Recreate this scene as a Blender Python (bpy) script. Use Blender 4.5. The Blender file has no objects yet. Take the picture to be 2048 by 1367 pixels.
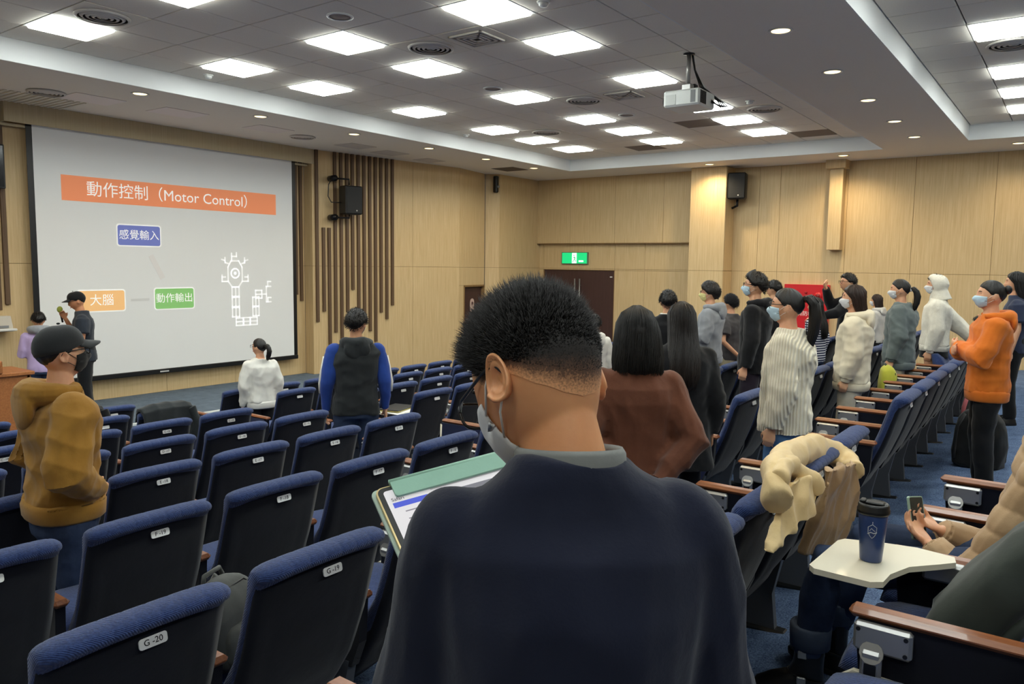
import bpy, bmesh, math, random
import numpy as np
from mathutils import Vector, Matrix

S = bpy.context.scene
COL = S.collection
rng = np.random.default_rng(7)
random.seed(7)
PI = math.pi

# ---------------------------------------------------------------- camera, world, exposure
# metres; the camera is the origin; +y runs to the stage wall, +x along the rows to the door wall
CAM_F, CAM_YAW, CAM_PITCH, CAM_ROLL = 1555.32, math.radians(53.818), math.radians(-5.682), math.radians(0.7595)
def cam_axes():
    cy, sy, cp, sp = math.cos(CAM_YAW), math.sin(CAM_YAW), math.cos(CAM_PITCH), math.sin(CAM_PITCH)
    f = Vector((sy*cp, cy*cp, sp)); r = Vector((cy, -sy, 0)); u = r.cross(f)
    c, s = math.cos(CAM_ROLL), math.sin(CAM_ROLL)
    return r*c+u*s, u*c-r*s, f
_r, _u, _f = cam_axes()
cam = bpy.data.cameras.new('camera'); co = bpy.data.objects.new('camera', cam); COL.objects.link(co)
cam.sensor_fit = 'HORIZONTAL'; cam.sensor_width = 36; cam.lens = CAM_F/2048*36
cam.clip_start = 0.02
co.matrix_world = Matrix(((_r.x, _u.x, -_f.x, 0), (_r.y, _u.y, -_f.y, 0), (_r.z, _u.z, -_f.z, 0), (0, 0, 0, 1)))
S.camera = co
W = bpy.data.worlds.new('world'); S.world = W; W.use_nodes = True
W.node_tree.nodes['Background'].inputs[0].default_value = (.5, .5, .5, 1)
W.node_tree.nodes['Background'].inputs[1].default_value = .05
S.view_settings.view_transform = 'Standard'; S.view_settings.look = 'None'
S.view_settings.gamma = 1; S.view_settings.use_curve_mapping = False
S.view_settings.exposure = 0.84
PANEL_POWER = 11.0       # emission of the ceiling panels
DOWNLIGHT_WATT = 26.0

def ray(u, v):
    return _f+_r*((u-1024)/CAM_F)-_u*((v-683.5)/CAM_F)
def atY(u, v, y):
    d = ray(u, v); return d*(y/d.y)
def atZ(u, v, z):
    d = ray(u, v); return d*(z/d.z)
def atX(u, v, x):
    d = ray(u, v); return d*(x/d.x)
def atD(u, v, dist):
    d = ray(u, v); return d.normalized()*dist
def fl(y):                       # the raked carpet floor
    return -1.625-.1027*(min(y, 8.0)-.806)
ZF = fl(8.0)                     # flat floor before the stage

# ---------------------------------------------------------------- mesh helpers
class MB:
    def __init__(s): s.v = []; s.f = []
    def add(s, v, f, M=None):
        n = len(s.v)
        if M is not None: v = [tuple(M @ Vector(p)) for p in v]
        s.v.extend([tuple(map(float, p)) for p in v]); s.f.extend([tuple(i+n for i in q) for q in f]); return s
    def mesh(s, name='m', smooth=True):
        me = bpy.data.meshes.new(name); me.from_pydata(s.v, [], s.f); me.update()
        me.polygons.foreach_set('use_smooth', [smooth]*len(me.polygons)); return me
    def box(s, lo, hi, bev=0, M=None):
        lo = np.array(lo, float); hi = np.array(hi, float); c = (lo+hi)/2; h = (hi-lo)/2
        b = min(bev, *(h*.98)) if bev else 0
        if b <= 0:
            v = [(c[0]+sx*h[0], c[1]+sy*h[1], c[2]+sz*h[2]) for sx in (-1, 1) for sy in (-1, 1) for sz in (-1, 1)]
            return s.add(v, [(0, 1, 3, 2), (4, 6, 7, 5), (0, 4, 5, 1), (2, 3, 7, 6), (0, 2, 6, 4), (1, 5, 7, 3)], M)
        v = []; idx = {}
        for sx in (-1, 1):
            for sy in (-1, 1):
                for sz in (-1, 1):
                    sg = (sx, sy, sz)
                    for a in range(3):
                        p = [c[k]+sg[k]*(h[k]-(0 if k == a else b)) for k in range(3)]
                        idx[(sg, a)] = len(v); v.append(p)
        f = []
        for a in range(3):
            o = [k for k in range(3) if k != a]
            for sg in (-1, 1):
                q = []
                for (p, r_) in ((-1, -1), (1, -1), (1, 1), (-1, 1)):
                    t = [0]*3; t[a] = sg; t[o[0]] = p; t[o[1]] = r_; q.append(idx[(tuple(t), a)])
                flip = (sg < 0) != (a == 1)
                f.append(tuple(q[::-1] if flip else q))
        for a in range(3):
            o = [k for k in range(3) if k != a]
            for p in (-1, 1):
                for r_ in (-1, 1):
                    t0 = [0]*3; t1 = [0]*3
                    t0[a] = -1; t1[a] = 1
                    for t in (t0, t1): t[o[0]] = p; t[o[1]] = r_
                    f.append((idx[(tuple(t0), o[0])], idx[(tuple(t1), o[0])], idx[(tuple(t1), o[1])], idx[(tuple(t0), o[1])]))
        for sx in (-1, 1):
            for sy in (-1, 1):
                for sz in (-1, 1):
                    f.append(tuple(idx[((sx, sy, sz), a)] for a in range(3)))
        return s.add(v, f, M)
    def loft(s, rings, cap=True, M=None, closed=True):
        n = len(rings[0]); v = [p for r_ in rings for p in r_]; f = []
        m = n if closed else n-1
        for i in range(len(rings)-1):
            for j in range(m):
                a = i*n+j; b = i*n+(j+1) % n
                f.append((a, b, b+n, a+n))
        if cap and closed:
            f.append(tuple(range(n))[::-1]); f.append(tuple((len(rings)-1)*n+j for j in range(n)))
        return s.add(v, f, M)
    def tube(s, path, rad, n=8, M=None, cap=True, flat=1.0, ref=None):
        P = [Vector(p) for p in path]; k = len(P)
        R_ = [rad]*k if isinstance(rad, (int, float)) else list(rad)
        rings = []; prev = None
        for i in range(k):
            t = (P[min(i+1, k-1)]-P[max(i-1, 0)]).normalized()
            if prev is None:
                a = Vector(ref) if ref else (Vector((0, 0, 1)) if abs(t.z) < .9 else Vector((1, 0, 0)))
            else: a = prev
            a = (a-t*a.dot(t)).normalized(); prev = a; b = t.cross(a)
            rr = R_[i] if not isinstance(R_[i], (tuple, list)) else R_[i]
            ra, rb = (rr, rr*flat) if not isinstance(rr, (tuple, list)) else rr
            rings.append([tuple(P[i]+a*(ra*math.cos(2*PI*j/n))+b*(rb*math.sin(2*PI*j/n))) for j in range(n)])
        return s.loft(rings, cap, M)
    def lathe(s, prof, n=20, M=None, cap=True):
        return s.loft([[(r_*math.cos(2*PI*j/n), r_*math.sin(2*PI*j/n), z) for j in range(n)] for r_, z in prof], cap, M)
    def ell(s, c, r_, n=14, m=9, M=None):
        rings = []
        for i in range(m+1):
            t = -PI/2+PI*i/m; t = max(min(t, PI/2-.02), -PI/2+.02)
            rings.append([(c[0]+r_[0]*math.cos(t)*math.cos(2*PI*j/n), c[1]+r_[1]*math.cos(t)*math.sin(2*PI*j/n), c[2]+r_[2]*math.sin(t)) for j in range(n)])
        return s.loft(rings, True, M)
    def prism(s, pts, z0, z1, M=None):
        n = len(pts); v = [(x, y, z0) for x, y in pts]+[(x, y, z1) for x, y in pts]
        f = [tuple(range(n))[::-1], tuple(range(n, 2*n))]+[(j, (j+1) % n, n+(j+1) % n, n+j) for j in range(n)]
        return s.add(v, f, M)
    def disc(s, c, r_, n=24, z=0, M=None):
        return s.add([(c[0]+r_*math.cos(2*PI*j/n), c[1]+r_*math.sin(2*PI*j/n), z) for j in range(n)], [tuple(range(n))], M)

def rrect(x0, z0, x1, z1, r_, k=5):
    p = []
    for cx, cz, a0 in ((x1-r_, z1-r_, 0), (x0+r_, z1-r_, PI/2), (x0+r_, z0+r_, PI), (x1-r_, z0+r_, 1.5*PI)):
        for i in range(k+1):
            a = a0+PI/2*i/k; p.append((cx+r_*math.cos(a), cz+r_*math.sin(a)))
    return p

def obj(name, me, mat=None, parent=None, loc=None, smooth=True):
    if isinstance(me, MB): me = me.mesh(name, smooth)
    o = bpy.data.objects.new(name, me); COL.objects.link(o)
    if mat is not None and not me.materials: me.materials.append(mat)
    if parent: o.parent = parent
    if loc is not None: o.location = loc
    return o
def empty(name, loc=(0, 0, 0), rz=0):
    o = bpy.data.objects.new(name, None); COL.objects.link(o); o.location = loc; o.rotation_euler = (0, 0, rz)
    o.empty_display_size = .1; return o
def tag(o, label=None, cat=None, group=None, kind=None):
    if label: o['label'] = label
    if cat: o['category'] = cat
    if group: o['group'] = group
    if kind: o['kind'] = kind
    return o
def thing(name, label, cat, loc=(0, 0, 0), rz=0, group=None):
    return tag(empty(name, loc, rz), label, cat, group)
def copy_tree(o, parent=None):
    c = o.copy(); COL.objects.link(c); c.parent = parent
    for ch in list(o.children): copy_tree(ch, c)
    return c

BS = bpy.data.scenes.new('bake')
def bake_dg():
    vl = BS.view_layers[0]; vl.update()
    return vl.depsgraph or bpy.context.evaluated_depsgraph_get()
def bake(me, mods):
    o = bpy.data.objects.new('tmp', me); BS.collection.objects.link(o)
    for t, kw in mods:
        m = o.modifiers.new(t, t)
        for k, x in kw.items(): setattr(m, k, x)
    dg = bake_dg()
    r_ = bpy.data.meshes.new_from_object(o.evaluated_get(dg), depsgraph=dg)
    bpy.data.objects.remove(o); bpy.data.meshes.remove(me)
    return r_
def remesh(mb, vox, sm=4, fac=.5, folds=None, smooth=True):
    me = bake(mb.mesh('tmp'), [('REMESH', dict(mode='VOXEL', voxel_size=vox, adaptivity=0)), ('SMOOTH', dict(factor=fac, iterations=sm))])
    if folds: fold(me, **folds)
    me.polygons.foreach_set('use_smooth', [True]*len(me.polygons)); me.update()
    return me
def coords(me):
    a = np.empty(len(me.vertices)*3, np.float32); me.vertices.foreach_get('co', a); return a.reshape(-1, 3).astype(float)
def normals(me):
    a = np.empty(len(me.vertices)*3, np.float32); me.vertices.foreach_get('normal', a); return a.reshape(-1, 3).astype(float)
def fold(me, amp=.005, freq=22., seed=1, n=5, stretch=(1, 1, 1), mask=None):
    """cloth folds: warped ridges pushed along the normals"""
    p = coords(me); nn = normals(me); g = np.random.default_rng(seed); q = p*np.array(stretch)
    d = np.zeros(len(p)); wrp = np.zeros(len(p))
    for i in range(4):
        k = g.normal(size=3); k *= freq*.45/np.linalg.norm(k); wrp += np.sin(q@k+g.uniform(0, 6.3))
    for i in range(n):
        k = g.normal(size=3); k *= freq*g.uniform(.5, 1.5)/np.linalg.norm(k)
        d += 1-2*np.abs(np.sin((q@k+g.uniform(0, 6.3)+wrp*.9)/2))
    d = amp*d/math.sqrt(n)
    if mask is not None: d = d*mask(p)
    p = p+nn*d[:, None]
    me.vertices.foreach_set('co', p.astype(np.float32).ravel()); me.update()

# ---------------------------------------------------------------- materials
def lin(c): return tuple(((x/255)/12.92 if x/255 <= .04045 else ((x/255+.055)/1.055)**2.4) for x in c)+(1,)
MATS = {}
def mat(name, col=(128, 128, 128), rough=.6, kind='plain', col2=None, scale=1., bump=.2, metal=0, emit=0, spec=None, coat=0, alpha=None):
    if name in MATS: return MATS[name]
    m = bpy.data.materials.new(name); m.use_nodes = True; nt = m.node_tree; N = nt.nodes; L = nt.links
    b = N['Principled BSDF']; c = lin(col)
    b.inputs['Base Color'].default_value = c; b.inputs['Roughness'].default_value = rough; b.inputs['Metallic'].default_value = metal
    if spec is not None: b.inputs['Specular IOR Level'].default_value = spec
    if coat: b.inputs['Coat Weight'].default_value = coat
    if emit:
        b.inputs['Emission Color'].default_value = c; b.inputs['Emission Strength'].default_value = emit
    if alpha is not None: b.inputs['Alpha'].default_value = alpha
    MATS[name] = m
    if kind == 'plain': return m
    tc = N.new('ShaderNodeTexCoord'); mp = N.new('ShaderNodeMapping'); L.new(tc.outputs['Object'], mp.inputs[0])
    c2 = lin(col2) if col2 else tuple(x*.72 for x in c[:3])+(1,)
    def ramp(src, lo=.3, hi=.7, a=None, d=None):
        r_ = N.new('ShaderNodeValToRGB'); L.new(src, r_.inputs[0]); e = r_.color_ramp.elements
        e[0].position = lo; e[1].position = hi; e[0].color = a or c2; e[1].color = d or c; return r_.outputs[0]
    def noise_(sc, det=4, vec=None, ro=.6):
        n_ = N.new('ShaderNodeTexNoise'); n_.inputs['Scale'].default_value = sc; n_.inputs['Detail'].default_value = det; n_.inputs['Roughness'].default_value = ro
        L.new(vec or mp.outputs[0], n_.inputs['Vector']); return n_.outputs[0]
    def bump_(src, st, dist=.01, prev=None):
        n_ = N.new('ShaderNodeBump'); n_.inputs['Strength'].default_value = st; n_.inputs['Distance'].default_value = dist
        L.new(src, n_.inputs['Height'])
        if prev: L.new(prev, n_.inputs['Normal'])
        L.new(n_.outputs[0], b.inputs['Normal']); return n_.outputs[0]
    if kind == 'wood':            # vertical-grain veneer
        mp.inputs['Scale'].default_value = (22*scale, 22*scale, .7*scale)
        n1 = noise_(2.2, 6, ro=.65); L.new(ramp(n1, .28, .72), b.inputs['Base Color']); bump_(n1, bump*.3, .003)
    elif kind == 'woodx':         # grain along local y (armrests)
        mp.inputs['Scale'].default_value = (30*scale, 2.2*scale, 30*scale)
        n1 = noise_(2.5, 6); L.new(ramp(n1, .3, .7), b.inputs['Base Color'])
    elif kind == 'carpet':
        n1 = noise_(120*scale, 3, ro=.7); n2 = noise_(7*scale, 4)
        mx = N.new('ShaderNodeMath'); mx.operation = 'MULTIPLY_ADD'; L.new(n2, mx.inputs[0]); mx.inputs[1].default_value = .35; L.new(n1, mx.inputs[2])
        L.new(ramp(mx.outputs[0], .5, .86), b.inputs['Base Color']); bump_(n1, bump, .006); b.inputs['Specular IOR Level'].default_value = .15
    elif kind == 'fabric':
        n1 = noise_(260*scale, 2); n2 = noise_(5*scale, 5)
        L.new(ramp(n2, .25, .75), b.inputs['Base Color']); p_ = bump_(n2, bump*.8, .02); bump_(n1, bump*.5, .002, p_)
        b.inputs['Sheen Weight'].default_value = .15; b.inputs['Specular IOR Level'].default_value = .2
    elif kind == 'knit':
        w = N.new('ShaderNodeTexWave'); w.wave_type = 'BANDS'; w.bands_direction = 'Y'; w.inputs['Scale'].default_value = 20*scale; w.inputs['Distortion'].default_value = .3
        L.new(mp.outputs[0], w.inputs['Vector']); L.new(ramp(w.outputs[1], .0, .55), b.inputs['Base Color']); bump_(w.outputs[1], bump, .012)
        b.inputs['Sheen Weight'].default_value = .2
    elif kind == 'stripe':
        w = N.new('ShaderNodeTexWave'); w.wave_type = 'BANDS'; w.bands_direction = 'Z'; w.inputs['Scale'].default_value = 11*scale
        L.new(mp.outputs[0], w.inputs['Vector']); L.new(ramp(w.outputs[1], .68, .74), b.inputs['Base Color'])
    elif kind == 'seat':          # ribbed woven seat cloth
        w = N.new('ShaderNodeTexWave'); w.wave_type = 'BANDS'; w.bands_direction = 'DIAGONAL'; w.inputs['Scale'].default_value = 90*scale; w.inputs['Distortion'].default_value = 1.5
        L.new(mp.outputs[0], w.inputs['Vector']); n1 = noise_(150, 3)
        L.new(ramp(n1, .3, .7), b.inputs['Base Color']); p_ = bump_(w.outputs[1], bump, .003); bump_(n1, bump*.6, .002, p_)
        b.inputs['Sheen Weight'].default_value = .25; b.inputs['Specular IOR Level'].default_value = .15
    elif kind == 'skin':
        n1 = noise_(9, 4); L.new(ramp(n1, .3, .7), b.inputs['Base Color']); n2 = noise_(220, 2); bump_(n2, .06, .002)
        b.inputs['Subsurface Weight'].default_value = .12; b.inputs['Subsurface Radius'].default_value = (.012, .004, .002); b.inputs['Subsurface Scale'].default_value = 1.
    elif kind == 'hair':
        mp.inputs['Scale'].default_value = (130, 130, 5)
        n1 = noise_(1.5, 4); L.new(ramp(n1, .35, .75), b.inputs['Base Color']); bump_(n1, .5, .004); b.inputs['Specular IOR Level'].default_value = .45
    elif kind == 'tile':
        n1 = noise_(90*scale, 3, ro=.8); n2 = noise_(.7, 3); L.new(ramp(n1, .2, .8), b.inputs['Base Color']); bump_(n1, bump, .002)
    elif kind == 'denim':
        n1 = noise_(6, 5); n2 = noise_(300, 2); L.new(ramp(n1, .3, .75), b.inputs['Base Color']); p_ = bump_(n1, .3, .02); bump_(n2, .2, .001, p_)
        b.inputs['Specular IOR Level'].default_value = .2
    return m

def text_mesh(s, size, font_align='CENTER', extr=0., bold=0.):
    cu = bpy.data.curves.new('txt', 'FONT'); cu.body = s; cu.size = size; cu.align_x = font_align; cu.align_y = 'CENTER'; cu.extrude = extr; cu.offset = bold; cu.resolution_u = 3
    o = bpy.data.objects.new('txt', cu); BS.collection.objects.link(o)
    dg = bake_dg()
    me = bpy.data.meshes.new_from_object(o.evaluated_get(dg), depsgraph=dg)
    bpy.data.objects.remove(o); bpy.data.curves.remove(cu); return me
# ================================================================ the room
WOOD = mat('oak_veneer', (217, 191, 146), .55, 'wood', (192, 162, 115), bump=.15)
WOODD = mat('oak_veneer_edge', (150, 116, 72), .6, 'wood', (120, 92, 56))
PLASTER = mat('white_plaster', (236, 228, 214), .85, 'tile', (228, 220, 206), bump=.05)
TILE = mat('mineral_tile', (238, 230, 216), .9, 'tile', (222, 214, 201), bump=.12)
SLAB = mat('ceiling_slab', (70, 67, 64), .9)
CARPET = mat('blue_carpet', (122, 144, 178), .95, 'carpet', (50, 68, 102), bump=.5)
CARPETG = mat('grey_blue_carpet', (118, 132, 146), .95, 'carpet', (66, 78, 92), bump=.4)
WHITE = mat('white_enamel', (226, 226, 222), .45)
CREAM = mat('cream_laminate', (226, 218, 196), .4, coat=.1)
BLACK = mat('black_plastic', (14, 15, 17), .42)
DARKM = mat('dark_metal', (26, 26, 28), .35, metal=.6)
SILVER = mat('silver_metal', (172, 172, 170), .38, metal=.75)
GREYP = mat('grey_plastic', (128, 130, 132), .5)
SLATM = mat('brown_batten', (104, 80, 56), .6, 'wood', (82, 60, 40))
ROOM_X0, ROOM_Y0, ROOM_X1 = -4.2, -5.0, 15.2
SOF, TZ = 1.95, 2.177

# floor: raked slope, then flat in front of the stage
m = MB()
ys = [ROOM_Y0, 8.0, 11.6]
v = []
for y in ys: v += [(ROOM_X0, y, fl(y)), (ROOM_X1+.6, y, fl(y))]
v += [(x, y, z-.15) for x, y, z in v]
m.add(v, [(0, 1, 3, 2), (2, 3, 5, 4), (6, 8, 9, 7), (8, 10, 11, 9), (0, 6, 7, 1), (4, 5, 11, 10), (0, 2, 8, 6), (2, 4, 10, 8), (1, 7, 9, 3), (3, 9, 11, 5)])
tag(obj('floor', m, CARPET, smooth=False), kind='structure')
# stage platform with a pale nosing strip, and the lower step beside it
st = tag(obj('floor_stage', MB().box((1.0, 9.27, ZF), (9.34, 11.3, -2.0)), CARPETG, smooth=False), kind='structure')
obj('nosing_strip', MB().box((1.0, 9.245, -2.028), (9.34, 9.285, -1.996), .004), mat('pale_nosing', (214, 218, 214), .5), st, smooth=False)
tag(obj('floor_stage_step', MB().box((9.34, 9.3, ZF), (15.2, 11.0, -2.2)), CARPETG, smooth=False), kind='structure')

def wall(name, p0, p1, z0, z1, splits, zs, mt=WOOD, th=.14, hole=None, gap=.005, base=True):
    """veneer-panelled wall from p0 to p1 (room side to the right hand when walking p0->p1 rotated): panels are parts"""
    p0 = Vector(p0); p1 = Vector(p1); L = (p1-p0).length; ang = math.atan2(p1.y-p0.y, p1.x-p0.x)
    M = Matrix.Translation((p0.x, p0.y, 0)) @ Matrix.Rotation(ang, 4, 'Z')       # local x along the wall, +y out of the room
    segs = []
    if hole:
        a, b, zt = hole
        for q in ((0, a, z0, z1), (b, L, z0, z1), (a, b, zt, z1)):
            if q[1]-q[0] > .02 and q[3]-q[2] > .02: segs.append(q)
    else: segs = [(0, L, z0, z1)]
    mb = MB()
    for a, b, c, d in segs: mb.box((a, .014, c), (b, th, d))
    w = tag(obj(name, mb, WOODD, smooth=False), kind='structure'); w.matrix_world = M
    xs = [0]+[s for s in splits if .05 < s < L-.05]+[L]; zz = [z0]+[z for z in zs if z0 < z < z1]+[z1]
    if hole: xs = sorted(set(xs+[hole[0], hole[1]])); zz = sorted(set(zz+[hole[2]]))
    for i in range(len(xs)-1):
        for j in range(len(zz)-1):
            if xs[i+1]-xs[i] < .03: continue
            if hole and xs[i] >= hole[0]-.01 and xs[i+1] <= hole[1]+.01 and zz[j+1] <= hole[2]+.01: continue
            obj('panel', MB().box((xs[i]+gap/2, 0, zz[j]+gap/2), (xs[i+1]-gap/2, .016, zz[j+1]-gap/2), .0015), mt, w, smooth=False)
    return w
ZJ = -.07                                            # the level joint that runs round the room
# the wall behind the screen
wf = wall('wall_front', (1.0, 11.22), (9.05, 11.22), -2.0, SOF+.3, [.6, 1.8, 3.0, 4.2, 5.4, 6.6, 7.42], [ZJ])
wr = wall('wall_front_return', (9.05, 11.22), (9.05, 11.0), -2.0, SOF+.3, [], [ZJ], th=.05)
# splayed wall with the battens
SPA, SPB = Vector((9.05, 11.0)), Vector((12.4, 10.45))
ws = wall('wall_splay', SPA, SPB, -2.4, SOF+.3, [1.08, 2.2], [ZJ])
wd = wall('wall_door', (12.4, 10.45), (13.52, 10.66), -2.4, SOF+.3, [], [ZJ], hole=(.2, 1.12, -.45))
wall('wall_door_return', (13.52, 10.66), (13.72, 10.42), -2.4, SOF+.3, [], [ZJ], th=.05)
wall('wall_front_end', (13.72, 10.42), (15.35, 10.42), -2.4, SOF+.3, [], [ZJ])
# battens of different lengths
SPD = (SPB-SPA).normalized(); SPN = Vector((SPD.y, -SPD.x))
def batten(par, t, zb, zt, w=.058):
    obj('batten', MB().box((t-w/2, -.036, zb), (t+w/2, .001, zt), .003), SLATM, par, smooth=False)
for t, zb, zt in [(.08, -1.06, 0), (.21, -.88, .61), (.325, -1.58, .61), (.45, -1.27, 0), (.575, -1.5, 0), (.7, -.91, 0), (.815, -.5, 0), (.94, -1.01, 0), (1.065, -.95, 0), (1.19, -1.28, 0), (1.315, -1.49, 0), (1.44, -.94, 0), (1.57, -1.07, 0), (1.7, -.81, 0)]:
    batten(ws, t, zb, zt or SOF)
for x, zb in ((8.85, -.58), (8.96, -.69), (4.26, -.6), (4.16, -.67), (4.0, -.9), (3.88, -.5)): batten(wf, x-1.0, zb, SOF)

# door wall on the right: pillar, lintel, duct casing
X1 = ROOM_X1
wR = wall('wall_right', (X1, 6.45), (X1, ROOM_Y0), -2.45, SOF+.3, [6.45-y for y in (5.2, 4.8, 3.58, 2.48, 1.27, .1, -1.1, -2.3, -3.5)], [ZJ])
wall('wall_right_recess', (X1+.1, 10.42), (X1+.1, 6.4), -2.45, .51, [1.1, 2.75], [ZJ], hole=(.12, 2.02, -.1))
wall('wall_right_lintel', (X1, 10.42), (X1, 6.4), .5, SOF+.3, [.9, 2.05, 3.2], [])
tag(obj('trim_1', MB().box((X1-.012, 6.42, .485), (X1+.1, 10.42, .5)), WOODD, smooth=False), kind='structure')
pil = tag(obj('wall_pillar', MB().box((14.77, 5.72, -2.45), (X1+.05, 6.42, SOF+.2)), WOODD, smooth=False), kind='structure')
for z0, z1 in ((-2.4, ZJ), (ZJ, SOF)):
    obj('panel', MB().box((14.75, 5.705, z0+.003), (14.772, 6.43, z1-.003), .002), WOOD, pil, smooth=False)
    obj('panel', MB().box((14.772, 5.70, z0+.003), (X1, 5.72, z1-.003), .002), WOOD, pil, smooth=False)
duct = tag(obj('trim_2', MB().box((14.98, 3.62, .345), (X1, 3.85, SOF), .003), WOOD, smooth=False), kind='structure')
obj('casing_cap', MB().box((14.86, 3.56, 1.80), (X1, 3.9, SOF+.01), .003), WOOD, duct, smooth=False)
# unseen sides close the room
tag(obj('wall_left', MB().box((ROOM_X0-.1, ROOM_Y0, -2.5), (ROOM_X0, 11.3, 2.4)), WOOD, smooth=False), kind='structure')
tag(obj('wall_back', MB().box((ROOM_X0, ROOM_Y0-.1, -2.5), (X1+.1, ROOM_Y0, 2.4)), WOOD, smooth=False), kind='structure')
tag(obj('wall_front_side', MB().box((ROOM_X0, 11.2, -2.5), (1.0, 11.3, 2.4)), WOOD, smooth=False), kind='structure')

# ---------------------------------------------------------------- ceiling
R1 = (ROOM_X0+.6, 14.0, 2.78, 8.80); R2 = (ROOM_X0+.6, 13.7, -4.2, 1.55)
m = MB()
for lo, hi in (((ROOM_X0, 8.80), (15.5, 11.4)), ((14.0, 2.78), (15.5, 8.80)), ((ROOM_X0, 1.55), (15.5, 2.78)), ((13.7, ROOM_Y0), (15.5, 1.55)), ((ROOM_X0, 2.78), (ROOM_X0+.6, 8.8)), ((ROOM_X0, ROOM_Y0), (ROOM_X0+.6, 1.55)), ((ROOM_X0+.6, ROOM_Y0), (13.7, -4.2))):
    m.box((*lo, SOF), (*hi, TZ+.2))
CEIL = tag(obj('ceiling', m, PLASTER, smooth=False), kind='structure')
tag(obj('ceiling_slab', MB().box((ROOM_X0, ROOM_Y0, TZ+.022), (14.1, 8.9, TZ+.1)), SLAB, smooth=False), kind='structure')
COVE = mat('cove_white', (226, 228, 228), .8)
for k, (lo, hi) in enumerate((((R1[0], 8.79, SOF+.001), (14.0, 8.805, TZ+.02)), ((13.99, 2.78, SOF+.001), (14.005, 8.79, TZ+.02)), ((R2[0], 1.545, SOF+.001), (13.7, 1.56, TZ+.02)), ((13.69, -4.2, SOF+.001), (13.705, 1.545, TZ+.02)), ((R1[0], 2.775, SOF+.001), (13.99, 2.79, TZ+.02)))):
    tag(obj('trim_%d' % (3+k), MB().box(lo, hi), COVE, smooth=False), kind='structure')
GX, GY = 3.361, 7.6
def proj(x, y, z):
    p = Vector((x, y, z)); d = p.dot(_f)
    if d < .05: return (-9e3, -9e3)
    return (1024+CAM_F*p.dot(_r)/d, 683.5-CAM_F*p.dot(_u)/d)
def inview(x, y, z, m_=60):
    u, v_ = proj(x, y, z); return -m_ < u < 2048+m_ and -m_ < v_ < 1367+m_
LCOLS = [-8, -5, -2, 0, 3, 5, 8, 11, 13, 15]
LIGHTS = {(i, j) for i in LCOLS for j in (0, -3, -6)} | {(i, j) for i in LCOLS for j in (-12, -16)}
DIFF = {(0, -1), (4, -4), (9, -4), (12, -1), (12, -7), (9, -12)}
SQR = {(4, -5), (9, -5)}
SPK = {(2, -4), (7, -3), (11, -4)}
BROWN = {(16, -7), (16, -2), (13, -5)}
tile_me = {}
def tile_mesh(w, d):
    k = (round(w, 3), round(d, 3))
    if k not in tile_me:
        tile_me[k] = MB().box((.006, .006, 0), (w-.006, d-.006, .02), .003).mesh('tile', False); tile_me[k].materials.append(TILE)
    return tile_me[k]
for rec in (R1, R2):
    for i in range(-13, 19):
        for j in range(-20, 3):
            x0, y0 = GX+.6*i, GY+.6*j; x1, y1 = x0+.6, y0+.6
            x0, x1, y0, y1 = max(x0, rec[0]), min(x1, rec[1]-.01), max(y0, rec[2]), min(y1, rec[3]-.01)
            if x1-x0 < .05 or y1-y0 < .05: continue
            if (i, j) in LIGHTS | DIFF | SQR | BROWN: continue
            if not (inview(x0, y0, TZ) or inview(x1, y1, TZ) or inview(x0, y1, TZ) or inview(x1, y0, TZ)): continue
            o = obj('tile', tile_mesh(x1-x0, y1-y0), TILE, CEIL, (x0, y0, TZ), False)

PANEL = mat('led_panel', (248, 255, 250), .5, emit=PANEL_POWER)
pf = MB(); pf.box((0, 0, -.004), (.6, .024, .02), .002).box((0, .576, -.004), (.6, .6, .02), .002).box((0, .024, -.004), (.024, .576, .02), .002).box((.576, .024, -.004), (.6, .576, .02), .002)
pf = pf.mesh('frame', False); pf.materials.append(WHITE)
pd = MB().box((.024, .024, -.026), (.576, .576, .018), .012).mesh('diffuser', False); pd.materials.append(PANEL)  # drop below the frame added so its sides light the ceiling tiles
NTH = ['first', 'second', 'third', 'fourth', 'fifth', 'sixth', 'seventh', 'eighth', 'ninth', 'tenth']
ROWN = {0: ('in the row along the stage-side cove', 'panel lights along the stage cove'), -3: ('in the middle ceiling row', 'panel lights of the middle row'), -6: ('in the row beside the dropped beam', 'panel lights beside the dropped beam'), -12: ('behind the dropped beam', 'panel lights behind the beam'), -16: ('in the rear row behind the beam', 'rear panel lights')}
for (i, j) in sorted(LIGHTS):
    t = thing('ceiling_light', 'square LED panel light %s, %s from the door wall' % (ROWN[j][0], NTH[len(LCOLS)-1-LCOLS.index(i)]), 'ceiling light', (GX+.6*i, GY+.6*j, TZ), 0, ROWN[j][1])
    obj('frame', pf, None, t); obj('diffuser', pd, None, t)

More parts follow.
